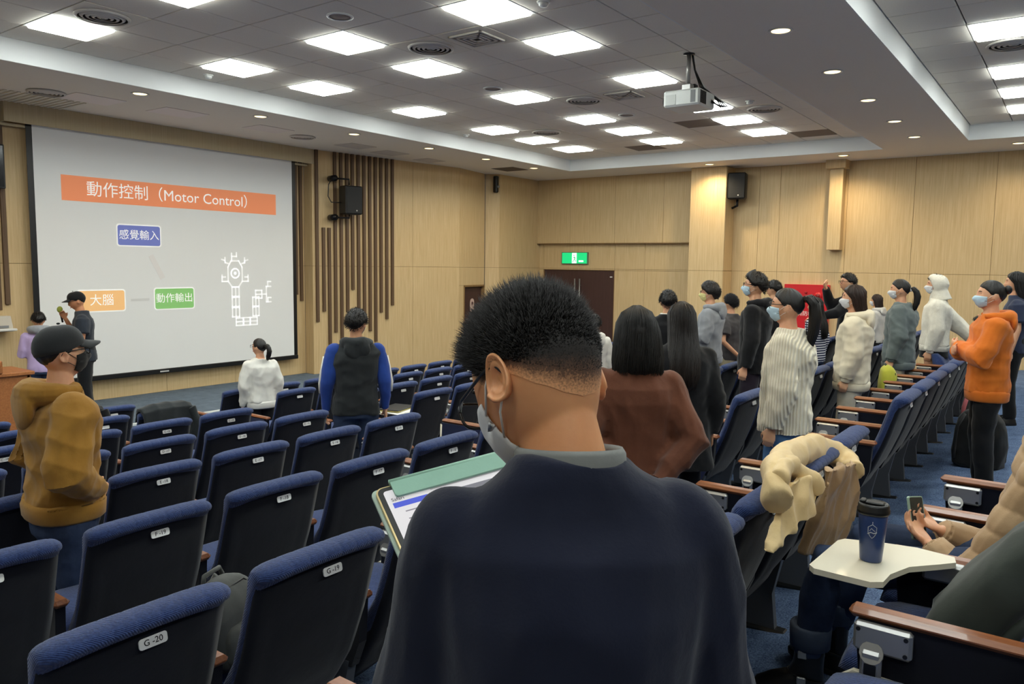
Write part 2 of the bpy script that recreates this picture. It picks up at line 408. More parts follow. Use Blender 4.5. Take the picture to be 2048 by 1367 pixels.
# round and square air diffusers, flush speakers, detectors, grilles
def round_diffuser(x, y, z, label, plate=True, r=.235):
    t = thing('air_diffuser', label, 'air diffuser', (x, y, z), 0, 'ceiling air outlets')
    if plate: obj('plate', MB().box((-.297, -.297, -.003), (.297, .297, .018), .002), mat('vent_cream', (222, 214, 198), .6), t, smooth=False)
    obj('core', MB().lathe([(.02, -.006), (r*.95, -.006), (r*.95, .012), (.02, .012)], 28), BLACK, t)
    for k, rr in enumerate((1., .8, .6, .4, .2)):
        q = r*rr; obj('ring', MB().loft([[(a*math.cos(2*PI*n/32), a*math.sin(2*PI*n/32), z_) for n in range(32)] for a, z_ in ((q, -.006), (q-.004, -.016), (q-.026, -.024), (q-.03, -.02), (q-.008, -.008))], cap=False), mat('vent_grey', (206, 200, 190), .55), t)
for (i, j), lb in (((0, -1), 'round ringed air diffuser beside the panel light nearest the screen'), ((4, -4), 'round ringed air diffuser next to the square grille'), ((9, -4), 'round ringed air diffuser beside the farther square grille'), ((12, -1), 'small round air diffuser between panel lights near the far cove corner'), ((12, -7), 'round air diffuser beyond the hanging projector'), ((9, -12), 'round air diffuser in the recess behind the dropped beam')):
    round_diffuser(GX+.6*i+.3, GY+.6*j+.3, TZ, lb)
round_diffuser(4.33, 10.02, SOF, 'round air diffuser on the soffit left of the screen box', False, .21)
round_diffuser(8.08, 10.03, SOF, 'round air diffuser on the soffit above the right end of the screen', False, .2)
for (i, j), lb in (((4, -5), 'square louvred ceiling grille in a cream plate near the beam'), ((9, -5), 'square louvred ceiling grille near the projector')):
    t = thing('ceiling_grille', lb, 'grille', (GX+.6*i+.3, GY+.6*j+.3, TZ))
    obj('plate', MB().box((-.297, -.297, -.003), (.297, .297, .018), .002), mat('vent_cream'), t, smooth=False)
    obj('core', MB().box((-.19, -.19, -.005), (.19, .19, .01)), BLACK, t, smooth=False)
    for q in (.2, .155, .11, .065):
        for a in range(4):
            obj('louvre', MB().box((-q, q-.022, -.02), (q, q, -.004), .003, Matrix.Rotation(a*PI/2, 4, 'Z')), mat('vent_grey'), t, smooth=False)
for (i, j), lb in (((2, -4), 'flush round ceiling speaker near the left panel lights'), ((7, -3), 'flush round ceiling speaker with brown cloth in mid ceiling'), ((11, -4), 'flush round ceiling speaker beside the projector')):
    t = thing('ceiling_speaker', lb, 'speaker', (GX+.6*i+.3, GY+.6*j+.3, TZ))
    obj('rim', MB().lathe([(.095, -.001), (.12, -.001), (.12, -.008), (.1, -.012), (.095, -.008)], 28, cap=False), WHITE, t)
    obj('cloth', MB().lathe([(.01, -.006), (.1, -.006), (.1, .0), (.01, 0)], 28), mat('speaker_cloth', (150, 138, 130), .9), t)
for (i, j), lb in (((16, -7), 'brown square ceiling panel near the door-side cove'), ((16, -2), 'brown square ceiling panel by the far cove corner'), ((13, -5), 'brown square ceiling panel past the projector')):
    tag(obj('access_panel', MB().box((.004, .004, 0), (.596, .596, .02), .004), mat('brown_panel', (120, 108, 100), .8), None, (GX+.6*i, GY+.6*j, TZ), False), lb, 'ceiling panel')
for x, y, w, d, c, lb in ((4.83, 9.96, .6, .5, (238, 228, 222), 'pale access panel on the soffit next to the left diffuser'), (5.9, 9.87, .62, .5, (236, 226, 220), 'pale access panel on the soffit above the slide title'), (7.35, 9.9, .6, .45, (228, 218, 210), 'grey access panel on the soffit above the screen'), (9.2, 10.05, .55, .45, (200, 192, 184), 'grey access panel above the battens, beside the end of the screen box'), (10.1, 10.15, .55, .45, (200, 192, 184), 'grey access panel on the soffit above the last battens'), (11.2, 10.2, .5, .4, (200, 192, 184), 'grey access panel on the soffit past the battens'), (13.07, 9.67, .55, .55, (92, 80, 70), 'dark brown grille panel on the soffit by the last downlight')):
    tag(obj('access_panel', MB().box((-w/2, -d/2, -.006), (w/2, d/2, 0), .003), mat('panel_%d' % int(x*100), c, .8), None, (x, y, SOF), False), lb, 'ceiling panel')
lg = thing('linear_grille', 'ribbed linear air grille on the soffit above the screen box end', 'grille', (4.3, 10.62, SOF))
for k in range(26): obj('rib', MB().box((-1.3+k*.075, -.35, -.012), (-1.265+k*.075, .35, -.0005), .003), mat('vent_cream'), lg, smooth=False)
for x, y, lb in ((5.48, 8.5, 'white smoke detector on the tiles by the stage cove, left'), (10.36, 8.6, 'white smoke detector by the stage cove near its far corner'), (5.55, 3.78, 'smoke detector with metal dome beside the near panel light'), (10.28, 3.7, 'white smoke detector beyond the projector')):
    t = thing('smoke_detector', lb, 'smoke detector', (x, y, TZ))
    obj('base', MB().lathe([(.005, -.012), (.055, -.012), (.058, 0), (.005, 0)], 20), WHITE, t)
    obj('sensor', MB().lathe([(.005, -.045), (.03, -.043), (.04, -.03), (.042, -.012), (.005, -.012)], 20), WHITE, t)

WARM = mat('downlight_glow', (255, 222, 150), .5, emit=2.6)
def downlight(x, y, label, group, power=1.):
    t = thing('downlight', label, 'downlight', (x, y, SOF), 0, group)
    obj('rim', MB().lathe([(.075, .0), (.1, .0), (.1, -.006), (.085, -.01), (.075, -.004)], 28, cap=False), WHITE, t)
    obj('lens', MB().lathe([(.002, -.004), (.078, -.004), (.078, .01), (.002, .01)], 28), WARM, t)
    l = bpy.data.lights.new('downlight_lamp', 'SPOT'); l.energy = DOWNLIGHT_WATT*power; l.color = (1, .8, .5); l.spot_size = math.radians(150); l.spot_blend = .8; l.shadow_soft_size = .06
    lo = bpy.data.objects.new('lamp', l); COL.objects.link(lo); lo.parent = t; lo.location = (0, 0, -.02)
for k, x in enumerate((13.17, 11.6, 10.03, 8.34, 6.66, 4.99, 3.3)): downlight(x, 9.14, 'warm round downlight on the stage-side soffit, %s from the door wall' % NTH[k], 'downlights on the stage soffit')
for k, x in enumerate((12.93, 11.45, 9.88, 8.29, 6.65, 5.05, 3.4)): downlight(x, 2.16, 'warm round downlight under the dropped beam, %s from the door wall' % NTH[k], 'downlights under the dropped beam')
downlight(14.36, 5.9, 'warm downlight over the wooden pillar', 'downlights by the door wall', 2.6)
downlight(14.4, 3.5, 'warm downlight above the boxed casing on the door wall', 'downlights by the door wall', 2.6)
downlight(14.35, .95, 'warm downlight over the plain end of the door wall', 'downlights by the door wall', 1.3)

# ---------------------------------------------------------------- screen and slide
vb = thing('screen_box', 'long boxed valance above the projection screen', 'valance', (4.24, 10.99, 1.70))
obj('front_board', MB().box((0, 0, 0), (5.06, .02, .2495), .002), mat('valance_wood', (196, 182, 150), .6, 'wood', (180, 164, 130)), vb, smooth=False)
obj('end_board', MB().box((0, .02, 0), (.02, .195, .249)), mat('valance_wood'), vb, smooth=False)
obj('end_board', MB().box((5.04, .02, 0), (5.06, .195, .249)), mat('valance_wood'), vb, smooth=False)
obj('under_board', MB().box((-.3, .12, -.035), (.32, .195, 0)), mat('valance_wood'), vb, smooth=False)
obj('under_board', MB().box((4.46, .12, -.035), (5.04, .195, 0)), mat('valance_wood'), vb, smooth=False)
SY = 11.10
sc = thing('projection_screen', 'large pull-down projection screen showing the motor control slide', 'screen', (4.6, SY, -1.63))
SCRM = mat('screen_cloth', (228, 229, 228), .8, emit=.02)  # faint glow put into the cloth for the projector's light
obj('cloth', MB().box((0, 0, 0), (4.1, .004, 3.4)), SCRM, sc, smooth=False)
obj('border', MB().box((-.075, .002, 0), (0, .006, 3.4)), BLACK, sc, smooth=False)
obj('border', MB().box((4.1, .002, 0), (4.175, .006, 3.4)), BLACK, sc, smooth=False)
wb = obj('weight_bar', MB().box((-.08, -.018, -.07), (4.18, .02, 0), .01), BLACK, sc, smooth=False)
obj('badge', MB().box((1.62, -.021, -.048), (1.76, -.017, -.028), .002), mat('badge_silver', (200, 200, 200), .4), wb, smooth=False)
def slide(name, pts, col, k, e=.12, par=sc):
    """flat projected shape: pts are world x, z"""
    me = MB().prism([(x-4.6, z+1.63) for x, z in pts], 0, .0012, Matrix.Translation((0, -.0005-.0015*k, 0)) @ Matrix.Rotation(PI/2, 4, 'X'))
    return obj(name, me, mat('slide_%d_%d_%d' % col, col, .8, emit=e), par, smooth=False)
def slide_text(name, s, x, z, size, col=(250, 248, 246), bold=.006, par=sc, sx=1., k=3):
    me = text_mesh(s, size, bold=bold*size); me.materials.append(mat('slide_ink', (252, 250, 248), .8, emit=.15))  # white lettering glows in place of projected light
    o = obj(name, me, None, par, (x-4.6, -.0005-.0015*k, z+1.63)); o.rotation_euler = (PI/2, 0, 0); o.scale = (sx, 1, 1); return o
bn = slide('banner', [(4.93, .78), (8.36, .78), (8.36, 1.118), (4.93, 1.118)], (238, 146, 102), 1)
slide_text('slide_title', '動作控制（Motor Control）', 6.6, .945, .222, bold=0)
for nm, x0, z0, x1, z1, c, s_ in (('input_box', 5.645, .185, 6.31, .505, (112, 122, 190), '感覺輸入'), ('brain_box', 5.07, -.74, 5.745, -.422, (244, 192, 130), '大腦'), ('output_box', 6.168, -.745, 6.824, -.41, (136, 194, 116), '動作輸出')):
    slide('outline', rrect(x0, z0, x1, z1, .04), (246, 246, 244), 1, .12)
    slide(nm, rrect(x0+.018, z0+.018, x1-.018, z1-.018, .03), c, 2)
    slide_text('box_text', s_, (x0+x1)/2, (z0+z1)/2, .15 if len(s_) > 2 else .17, bold=0)
def bar(x0, z0, x1, z1, w, col=(225, 222, 220), k=1, nm='arrow_bar', e=.03):
    d = Vector((x1-x0, z1-z0)).normalized()*(w/2); n_ = Vector((-d.y, d.x))
    slide(nm, [(x0+n_.x-d.x, z0+n_.y-d.y), (x0-n_.x-d.x, z0-n_.y-d.y), (x1-n_.x+d.x, z1-n_.y+d.y), (x1+n_.x+d.x, z1+n_.y+d.y)], col, k, e)
bar(6.16, .03, 6.3, -.24, .08); bar(5.84, -.585, 6.08, -.58, .035, (212, 212, 210))
# robot arm icon drawn with white strokes
WL = (250, 250, 250)
def stroke(*p):
    for a, b in zip(p[:-1], p[1:]): bar(*a, *b, .021, WL, 1, 'icon_stroke', .15)
hx, hz = 7.55, -.2
def ringed(cx, cz, r, n=14, a0=0): stroke(*[(cx+r*math.cos(2*PI*i/n+a0), cz+r*math.sin(2*PI*i/n+a0)) for i in range(n+1)])
oc = [(-.07, .2), (.07, .2), (.13, .1), (.13, -.13), (.06, -.22), (-.06, -.22), (-.13, -.13), (-.13, .1), (-.07, .2)]
stroke(*[(hx+a, hz+b) for a, b in oc]); ringed(hx, hz, .075); ringed(hx, hz, .012, 6)
for sx in (-1, 1):
    stroke((hx+sx*.1, hz+.15), (hx+sx*.18, hz+.17), (hx+sx*.18, hz+.25)); stroke((hx+sx*.18, hz+.2), (hx+sx*.24, hz+.22))
    stroke((hx+sx*.13, hz-.13), (hx+sx*.24, hz-.13), (hx+sx*.24, hz-.03)); stroke((hx+sx*.24, hz-.06), (hx+sx*.18, hz-.06))
stroke((hx-.06, hz+.2), (hx-.06, hz+.32)); stroke((hx-.06, hz+.27), (hx+.03, hz+.27), (hx+.03, hz+.33))
def cell(cx, cz, w, h, vert=True):
    p = [(cx-w, cz-h), (cx+w, cz-h), (cx+w, cz+h), (cx-w, cz+h), (cx-w, cz-h)]; stroke(*p)
    stroke(*(((cx, cz-h), (cx, cz+h)) if vert else ((cx-w, cz), (cx+w, cz))))
for k in range(3): cell(7.55, -.5-k*.165, .065, .075)
for k in range(3): cell(7.62+k*.13, -1.02+.03, .07, .06, False)
for k in range(2): cell(7.93, -.83+k*.16, .06, .075)
cell(7.99, -.55, .06, .065, False)
stroke((8.05, -.55), (8.14, -.55)); stroke((8.14, -.68), (8.14, -.42)); stroke((8.14, -.42), (8.17, -.42), (8.17, -.34), (8.23, -.34)); stroke((8.17, -.42), (8.23, -.42)); stroke((8.14, -.68), (8.23, -.68)); stroke((8.17, -.68), (8.17, -.61), (8.23, -.61))
# ================================================================ chairs
NAVY = mat('navy_seat_cloth', (52, 72, 122), .9, 'seat', (34, 48, 88), bump=.5)
SHELL = mat('dark_back_cloth', (12, 15, 30), .9, 'fabric', (8, 10, 21), bump=.2)
ARMW = mat('armrest_wood', (150, 92, 54), .35, 'woodx', (108, 60, 34), coat=.3)
LEGM = mat('grey_pedestal', (88, 90, 94), .5)
PLATE = mat('white_number_plate', (246, 246, 244), .4)
INK = mat('black_ink', (26, 24, 26), .6)
P_ = .565                                             # seat pitch
def back_profile(t, off):
    """t 0 top .. 1 bottom: rear surface of the back in (y, z), off pushes forward"""
    k = [(0, -.014, .858), (.09, .0, .80), (.35, .055, .60), (.6, .125, .42), (.8, .2, .30), (1, .27, .20)]
    for a, b in zip(k[:-1], k[1:]):
        if t <= b[0]:
            q = (t-a[0])/(b[0]-a[0]); return (a[1]+(b[1]-a[1])*q+off, a[2]+(b[2]-a[2])*q)
    return (k[-1][1]+off, k[-1][2])
def chair_meshes():
    D = {}
    # shell: rear panel, with a raised rim and a recessed field
    n = 16; tt = [i/13 for i in range(14)]
    def wid(t): return .234+.004*t-.02*max(0, t-.75)*2
    mb = MB(); xs = np.linspace(-1, 1, n)
    def surf(off, inset):
        rows = []
        for t in tt:
            y, z = back_profile(t, off); w = wid(t)-inset; row = []
            for x in xs:
                e = abs(x)**6; yy = y+.018*e+.010*x*x; zz = z-(.014*e if t < .3 else 0)*(1-t/.3)
                if t > .85: zz += .05*(1-abs(x))*(t-.85)/.15
                fld = (abs(x) < .86) and (.16 < t < .82)
                row.append((x*w, yy+(.009 if fld and inset == 0 else 0), zz))
            rows.append(row)
        return rows
    A = surf(0, 0); B = surf(.05, .012)
    v = [p for r in A for p in r]+[p for r in B for p in r]; f = []; K = len(tt)*n
    for i in range(len(tt)-1):
        for j in range(n-1):
            a = i*n+j; f.append((a, a+1, a+1+n, a+n)); f.append((K+a, K+a+n, K+a+n+1, K+a+1))
    for i in range(len(tt)-1):
        a = i*n; f.append((a, a+n, K+a+n, K+a)); a = i*n+n-1; f.append((a, K+a, K+a+n, a+n))
    for j in range(n-1):
        f.append((j, K+j, K+j+1, j+1)); a = (len(tt)-1)*n+j; f.append((a, a+1, K+a+1, K+a))
    D['back_shell'] = (mb.add(v, f).mesh('back_shell'), SHELL)
    # cushion: front pad that rolls over the top; cross-sections across the width
    mb = MB(); secs = []
    xs_ = sorted(set(list(np.linspace(-1, 1, 9))+[c+d for c in np.linspace(-.86, .86, 8) for d in (-.06, -.022, 0, .022, .06)]+[-.985, -.96, .96, .985]))
    seams = list(np.linspace(-.86, .86, 8))
    for x in xs_:
        e = abs(x)**14; q = abs(x)**4; pts = []
        tuft = -.0028*max(math.exp(-((x-c)/.018)**2) for c in seams)
        drop = .012*q; th = 1-.5*e
        for (y, z, r) in ((-.012, .838, 0), (-.036, .848, 1), (-.041, .862, 1), (-.034, .876, 1), (-.012, .886, 1), (.02, .887, 1), (.048, .876, 1), (.064, .85, 1), (.085, .78, 1), (.12, .66, 1), (.16, .55, 1), (.225, .45, 1), (.285, .40, 1), (.26, .36, 0), (.15, .44, 0), (.08, .6, 0), (.03, .78, 0)):
            cy, cz = .012, .862
            if z > .8:
                y2 = cy+(y-cy)*(th+tuft*12*r)+.012*q; z2 = cz+(z-cz)*(th+tuft*12*r)-drop
            else: y2 = y-.03*e*r+.012*x*x; z2 = z
            pts.append((x*(.238 if z > .8 else .232), y2, z2))
        secs.append(pts)
    D['back_cushion'] = (mb.loft(secs).mesh('back_cushion'), NAVY)
    # seat cushion, tipped down
    mb = MB(); secs = []
    for x in np.linspace(-1, 1, 13):
        e = abs(x)**5; secs.append([(x*.228, y, z-.02*e*(1 if z > .38 else -1)) for y, z in ((.24, .40), (.26, .44), (.36, .455), (.48, .465), (.58, .46), (.64, .44), (.66, .405), (.64, .36), (.55, .335), (.36, .335), (.26, .35))])
    D['seat'] = (mb.loft(secs).mesh('seat'), NAVY)
    T_ = Matrix.Translation((0, .30, .40)) @ Matrix.Rotation(math.radians(62), 4, 'X') @ Matrix.Translation((0, -.30, -.40))
    D['seat_up'] = (MB().loft([[tuple(T_ @ Vector(p)) for p in q] for q in secs]).mesh('seat'), NAVY)
    D['seat_pan'] = (MB().box((-.215, .27, .30), (.215, .61, .34), .012).mesh('seat_pan', False), BLACK)
    # right-hand arm: panel, wooden top, hinge plate, folded tablet
    D['arm_panel'] = (MB().prism([(.19, .32), (.58, .3), (.60, .50), (.6, .575), (.14, .585), (.15, .42)], -.018, .018, Matrix.Translation((P_/2, 0, 0)) @ Matrix(((0, 0, 1, 0), (1, 0, 0, 0), (0, 1, 0, 0), (0, 0, 0, 1)))).mesh('arm_panel', False), SHELL)
    D['armrest'] = (MB().box((P_/2-.030, .12, .578), (P_/2+.030, .625, .606), .012).mesh('armrest', False), ARMW)
    h = MB().box((P_/2-.05, .46, .50), (P_/2-.02, .605, .577), .008)
    h.tube([(P_/2-.048, .555, .50), (P_/2-.06, .555, .505)], .03, 14).box((P_/2-.066, .528, .43), (P_/2-.046, .582, .51), .008)
    D['hinge'] = (h.mesh('hinge', False), SILVER)
    D['hinge_slot'] = (MB().box((P_/2-.068, .54, .445), (P_/2-.06, .57, .475)).mesh('hinge_slot', False), BLACK)
    D['bolt'] = (MB().tube([(P_/2-.048, 0, 0), (P_/2-.053, 0, 0)], .006, 8).mesh('bolt', False), BLACK)
    D['folded_tablet'] = (MB().prism([(.40, .43), (.60, .44), (.65, .40), (.66, .16), (.62, .12), (.46, .12), (.42, .2)], -.009, .009, Matrix.Translation((P_/2-.045, 0, 0)) @ Matrix(((0, 0, 1, 0), (1, 0, 0, 0), (0, 1, 0, 0), (0, 0, 0, 1)))).mesh('folded_tablet', False), CREAM)
    # pedestal and foot under the arm line
    lg = MB().prism([(.22, -.03), (.40, -.05), (.42, .1), (.5, .32), (.2, .34), (.24, .15)], -.02, .02, Matrix.Translation((P_/2, 0, 0)) @ Matrix(((0, 0, 1, 0), (1, 0, 0, 0), (0, 1, 0, 0), (0, 0, 0, 1))))
    D['pedestal'] = (lg.mesh('pedestal', False), LEGM)
    D['foot'] = (MB().box((P_/2-.034, .17, -.052), (P_/2+.034, .46, -.012), .012).mesh('foot', False), BLACK)
    D['number_plate'] = (MB().prism(rrect(-.036, -.0135, .036, .0135, .007, 3), -.002, .002, Matrix.Translation((.02, -.004, .80)) @ Matrix.Rotation(math.radians(78), 4, 'X')).mesh('number_plate', False), PLATE)
    for k, (me, mt) in D.items(): me.materials.append(mt)
    return D
CM = chair_meshes()
ROWY = {'I': -.165}
for k, r in enumerate('HGFEDCBA'): ROWY[r] = .806+.971*k
LX = lambda n: 3.76-P_*(n-15)                          # left block: seat 15 beside the aisle
RX = lambda n: 5.24+P_*(14-n)                          # right block: seat 14 beside the aisle
def chair(row, n, x, label, group=None, end_arm=False, plate_text=True, skip=(), up=False):
    y = ROWY[row]
    t = thing('auditorium_chair', label, 'chair', (x, y, fl(y)), 0, group)
    for k, (me, mt) in CM.items():
        if k in ('number_plate', 'hinge_slot', 'bolt') or k in skip: continue
        if (k in ('seat', 'seat_pan') and up) or (k == 'seat_up' and not up): continue
        o = obj('seat' if k == 'seat_up' else k, me, None, t)
        if k == 'hinge': obj('hinge_slot', CM['hinge_slot'][0], None, o); [obj('bolt', CM['bolt'][0], None, o, (0, yb, zb)) for yb, zb in ((.475, .56), (.475, .515), (.592, .56))]
        if k == 'back_shell':
            pl = obj('number_plate', CM['number_plate'][0], None, o)
            if plate_text:
                tm = text_mesh('%s -%d' % (row, n), .021, bold=.0002); tm.materials.append(INK)
                to = obj('number', tm, None, pl, (.02, -.0065, .8003)); to.rotation_euler = (math.radians(78), 0, 0)
    if end_arm == 2:
        for k in ('arm_panel', 'armrest', 'pedestal', 'foot'): obj(k, CM[k][0], None, t, (-P_, 0, 0))
    elif end_arm:
        for k in ('arm_panel', 'armrest', 'pedestal', 'foot'):
            obj(k, CM[k][0], None, t, (-P_, 0, 0))
        ep = obj('end_panel', MB().prism([(.30, .12), (.50, .1), (.56, .2), (.62, .34), (.62, .575), (.16, .58), (.16, .42)], -.012, .012, Matrix.Translation((-P_/2-.02, 0, 0)) @ Matrix(((0, 0, 1, 0), (1, 0, 0, 0), (0, 1, 0, 0), (0, 0, 0, 1)))), mat('end_panel_cloth', (26, 34, 68), .85, 'fabric', (20, 27, 56)), t, smooth=False)
        obj('row_plate', MB().box((-P_/2-.036, .30, .40), (-P_/2-.031, .40, .44), .001), PLATE, ep, smooth=False)
        obj('edge_trim', MB().tube([(-P_/2-.02, .62, .56), (-P_/2-.02, .63, .34), (-P_/2-.02, .5, .1), (-P_/2-.02, .47, .0)], .016, 8), CREAM, ep)
    return t
NTH = ['first', 'second', 'third', 'fourth', 'fifth', 'sixth', 'seventh', 'eighth', 'ninth', 'tenth', 'eleventh', 'twelfth', 'thirteenth', 'fourteenth']
ORD = {'A': 'front', 'B': 'second', 'C': 'third', 'D': 'fourth', 'E': 'fifth', 'F': 'sixth', 'G': 'seventh', 'H': 'eighth', 'I': 'ninth'}
SPECIAL = {('G', 15): 'navy chair in the seventh row beside the aisle, behind the brown-shirted woman', ('H', 17): 'navy chair holding the collar side of the beige puffer coat', ('H', 16): 'navy chair under the draped beige puffer coat', ('H', 15): 'navy aisle-end chair just past the beige coat',
           ('I', 17): 'navy chair with the dark backpack on its seat and a tumbler on its tray', ('I', 16): 'navy chair in which the woman in the beige puffer jacket sits', ('I', 18): 'navy chair with folded tray, in front of the backpack chair',
           ('B', 15): 'navy second-row chair with the dark grey jacket over its back', ('A', 15): 'navy front-row chair by the aisle with a black puffer on it', ('D', 14): 'navy aisle-side chair in the fourth row, right of the aisle, beside the open laptop'}
for row in 'ABCDEFGH':
    for n in range(15, 25):
        x = LX(n); y = ROWY[row]; u, v_ = proj(x, y, fl(y)+.85)
        if not (-130 < u < 2150 and 0 < v_ < 1500): continue
        if (row, n) in SPECIAL: lb, gp = SPECIAL[(row, n)], None
        elif row in 'EFG' and n < 21: lb, gp = 'navy auditorium chair with number plate %s-%d' % (row, n), None
        else: lb, gp = 'navy auditorium chair in the %s row, %s from the aisle on its lectern side' % (ORD[row], NTH[n-15]), 'seats of row %s left of the aisle' % row
        chair(row, n, x, lb, gp, end_arm=0, plate_text=row in 'CDEFGH')
for n in (15, 16, 17, 18): chair('I', n, LX(n)-.11, SPECIAL.get(('I', n), 'navy aisle-end chair beyond the seated phone user, tray folded'), None, plate_text=False, skip=('folded_tablet', 'hinge') if n == 17 else ())
for row in 'ABCDEFGHI':
    for n in range(14, 0, -1):
        x = RX(n)-(.05 if row == 'I' else 0)
        if not inview(x, ROWY[row]+.1, fl(ROWY[row])+.8, 90): continue
        if (row, n) in SPECIAL: lb, gp = SPECIAL[(row, n)], None
        elif n == 14: lb, gp = 'navy aisle-end chair of the %s row with exposed side panel, door side of the aisle' % ORD[row], None
        else: lb, gp = 'navy auditorium chair in the %s row, %s from the aisle towards the doors' % (ORD[row], NTH[14-n]), 'seats of row %s right of the aisle' % row
        chair(row, n, x, lb, gp, end_arm=(0 if n != 14 else 2 if row == 'H' else 1), plate_text=(row == 'H' and n > 9), up=(row == 'H' and n in (5, 6)))
# ================================================================ fixtures of the room
DOOR = mat('dark_door_veneer', (74, 48, 44), .5, 'wood', (58, 36, 34))
# double exit door in the recess
DX = X1+.13
d1 = tag(empty('door_1', (DX, 9.35, -2.4)), 'dark brown double door under the green exit sign', kind='structure')
for y0, y1 in ((-.93, -.003), (.003, .93)):
    lf = obj('leaf', MB().box((0, y0, 0), (.05, y1, 2.29), .003), DOOR, d1, smooth=False)
    yy = -.05 if y0 < 0 else .05
    hd = obj('pull_handle', MB().tube([(-.055, yy*1.3, .8), (-.055, yy*1.3, 2.1)], .016, 10), SILVER, lf)
    for z in (.95, 1.95): obj('standoff', MB().tube([(-.055, yy*1.3, z), (.0, yy*1.3, z)], .01, 8), SILVER, hd)
obj('door_frame', MB().box((-.02, -.975, 0), (.06, -.93, 2.32), .003), WOODD, d1, smooth=False)
obj('door_frame', MB().box((-.02, .93, 0), (.06, .975, 2.32), .003), WOODD, d1, smooth=False)
obj('door_frame', MB().box((-.02, -.975, 2.29), (.06, .975, 2.33), .003), WOODD, d1, smooth=False)
obj('door_tag', MB().box((-.004, -.88, 2.14), (.001, -.82, 2.165), .001), WHITE, d1, smooth=False)
# single door in the splayed wall
ang = math.atan2(10.66-10.45, 13.52-12.4)
d2 = tag(empty('door_2', (12.4, 10.45, -2.4), ang), 'dark brown single door with a small sign', kind='structure')
lf = obj('leaf', MB().box((.23, .06, 0), (1.09, .1, 1.92), .003), DOOR, d2, smooth=False)
for a, b in (((.2, -.01, 0), (.235, .1, 1.95)), ((1.085, -.01, 0), (1.12, .1, 1.95)), ((.2, -.01, 1.915), (1.12, .1, 1.95))): obj('door_frame', MB().box(a, b, .003), WOODD, d2, smooth=False)
obj('lever', MB().tube([(.30, .05, .95), (.30, .02, .95), (.42, .02, .95)], .012, 8), SILVER, lf)
sg = obj('door_sign', MB().prism(rrect(.58, 1.36, .76, 1.66, .085), 0, .006, Matrix.Translation((0, .058, 0)) @ Matrix.Rotation(PI/2, 4, 'X')), mat('door_sign_pale', (206, 180, 168), .5), lf, smooth=False)
obj('sign_mark', MB().prism([(.67+.035*math.cos(2*PI*k/14), 1.56+.035*math.sin(2*PI*k/14)) for k in range(14)], 0, .004, Matrix.Translation((0, .05, 0)) @ Matrix.Rotation(PI/2, 4, 'X')), mat('sign_ink', (92, 60, 60), .6), sg, smooth=False)
# exit sign
ex = thing('exit_sign', 'lit green exit sign with a white pictogram above the double door', 'exit sign', (X1+.1, 9.42, .03))
obj('housing', MB().box((-.05, -.35, 0), (0, .35, .27), .006), mat('sign_frame', (96, 130, 104), .5), ex, smooth=False)
fc = obj('face', MB().box((-.054, -.33, .015), (-.048, .33, .255)), mat('sign_green', (20, 176, 104), .5, emit=.75), ex, smooth=False)
SW = mat('sign_white', (235, 255, 245), .5, emit=.8)
obj('doorway', MB().box((-.057, -.06, .02), (-.053, .06, .25)), SW, fc, smooth=False)
GM = mat('sign_green_ink', (20, 150, 90), .5, emit=.4)
rm = MB()
for p in ([(-.0, .17), (-.012, .12)], [(-.012, .12), (.02, .075), (.045, .04)], [(-.012, .12), (-.03, .08), (-.05, .06)], [(-.002, .16), (.03, .14)], [(-.002, .16), (-.035, .13)]): rm.tube([(-.059, a, b) for a, b in p], .008, 6)
obj('runner', rm, GM, fc); obj('runner_head', MB().ell((-.059, .006, .195), (.004, .014, .014), 10, 6), GM, fc)
obj('arrow', MB().box((-.057, -.24, .05), (-.053, -.12, .085)), SW, fc, smooth=False)
# fire hydrant cabinet
fb = thing('fire_cabinet', 'red fire hose cabinet on the wooden door wall', 'fire cabinet', (X1-.002, 4.2, -1.75))
REDM = mat('fire_red', (200, 22, 34), .4, coat=.2)
obj('body', MB().box((-.1, -.41, 0), (.0, .41, 1.45), .006), REDM, fb, smooth=False)
dr = obj('cabinet_door', MB().box((-.112, -.39, .02), (-.1, .39, 1.1), .004), REDM, fb, smooth=False)
obj('latch', MB().box((-.125, -.37, .75), (-.112, -.34, .85), .004), SILVER, dr, smooth=False)
for yy, r in ((-.22, .07), (.22, .06)):
    bl = obj('alarm_disc', MB().tube([(-.1, yy, 1.24), (-.125, yy, 1.24)], r, 20), REDM, fb)
    obj('disc_ring', MB().tube([(-.125, yy, 1.24), (-.132, yy, 1.24)], r*.6, 18), mat('fire_dark', (130, 16, 24), .5), bl)
obj('lamp', MB().ell((-.115, 0, 1.3), (.02, .025, .025), 12, 7), mat('lamp_red', (150, 10, 20), .3), fb)
tm = text_mesh('消防栓', .1, bold=.0); tm.materials.append(mat('fire_white', (235, 225, 220), .5))
o = obj('lettering', tm, None, dr, (-.1135, 0, .9)); o.rotation_euler = (PI/2, 0, -PI/2)
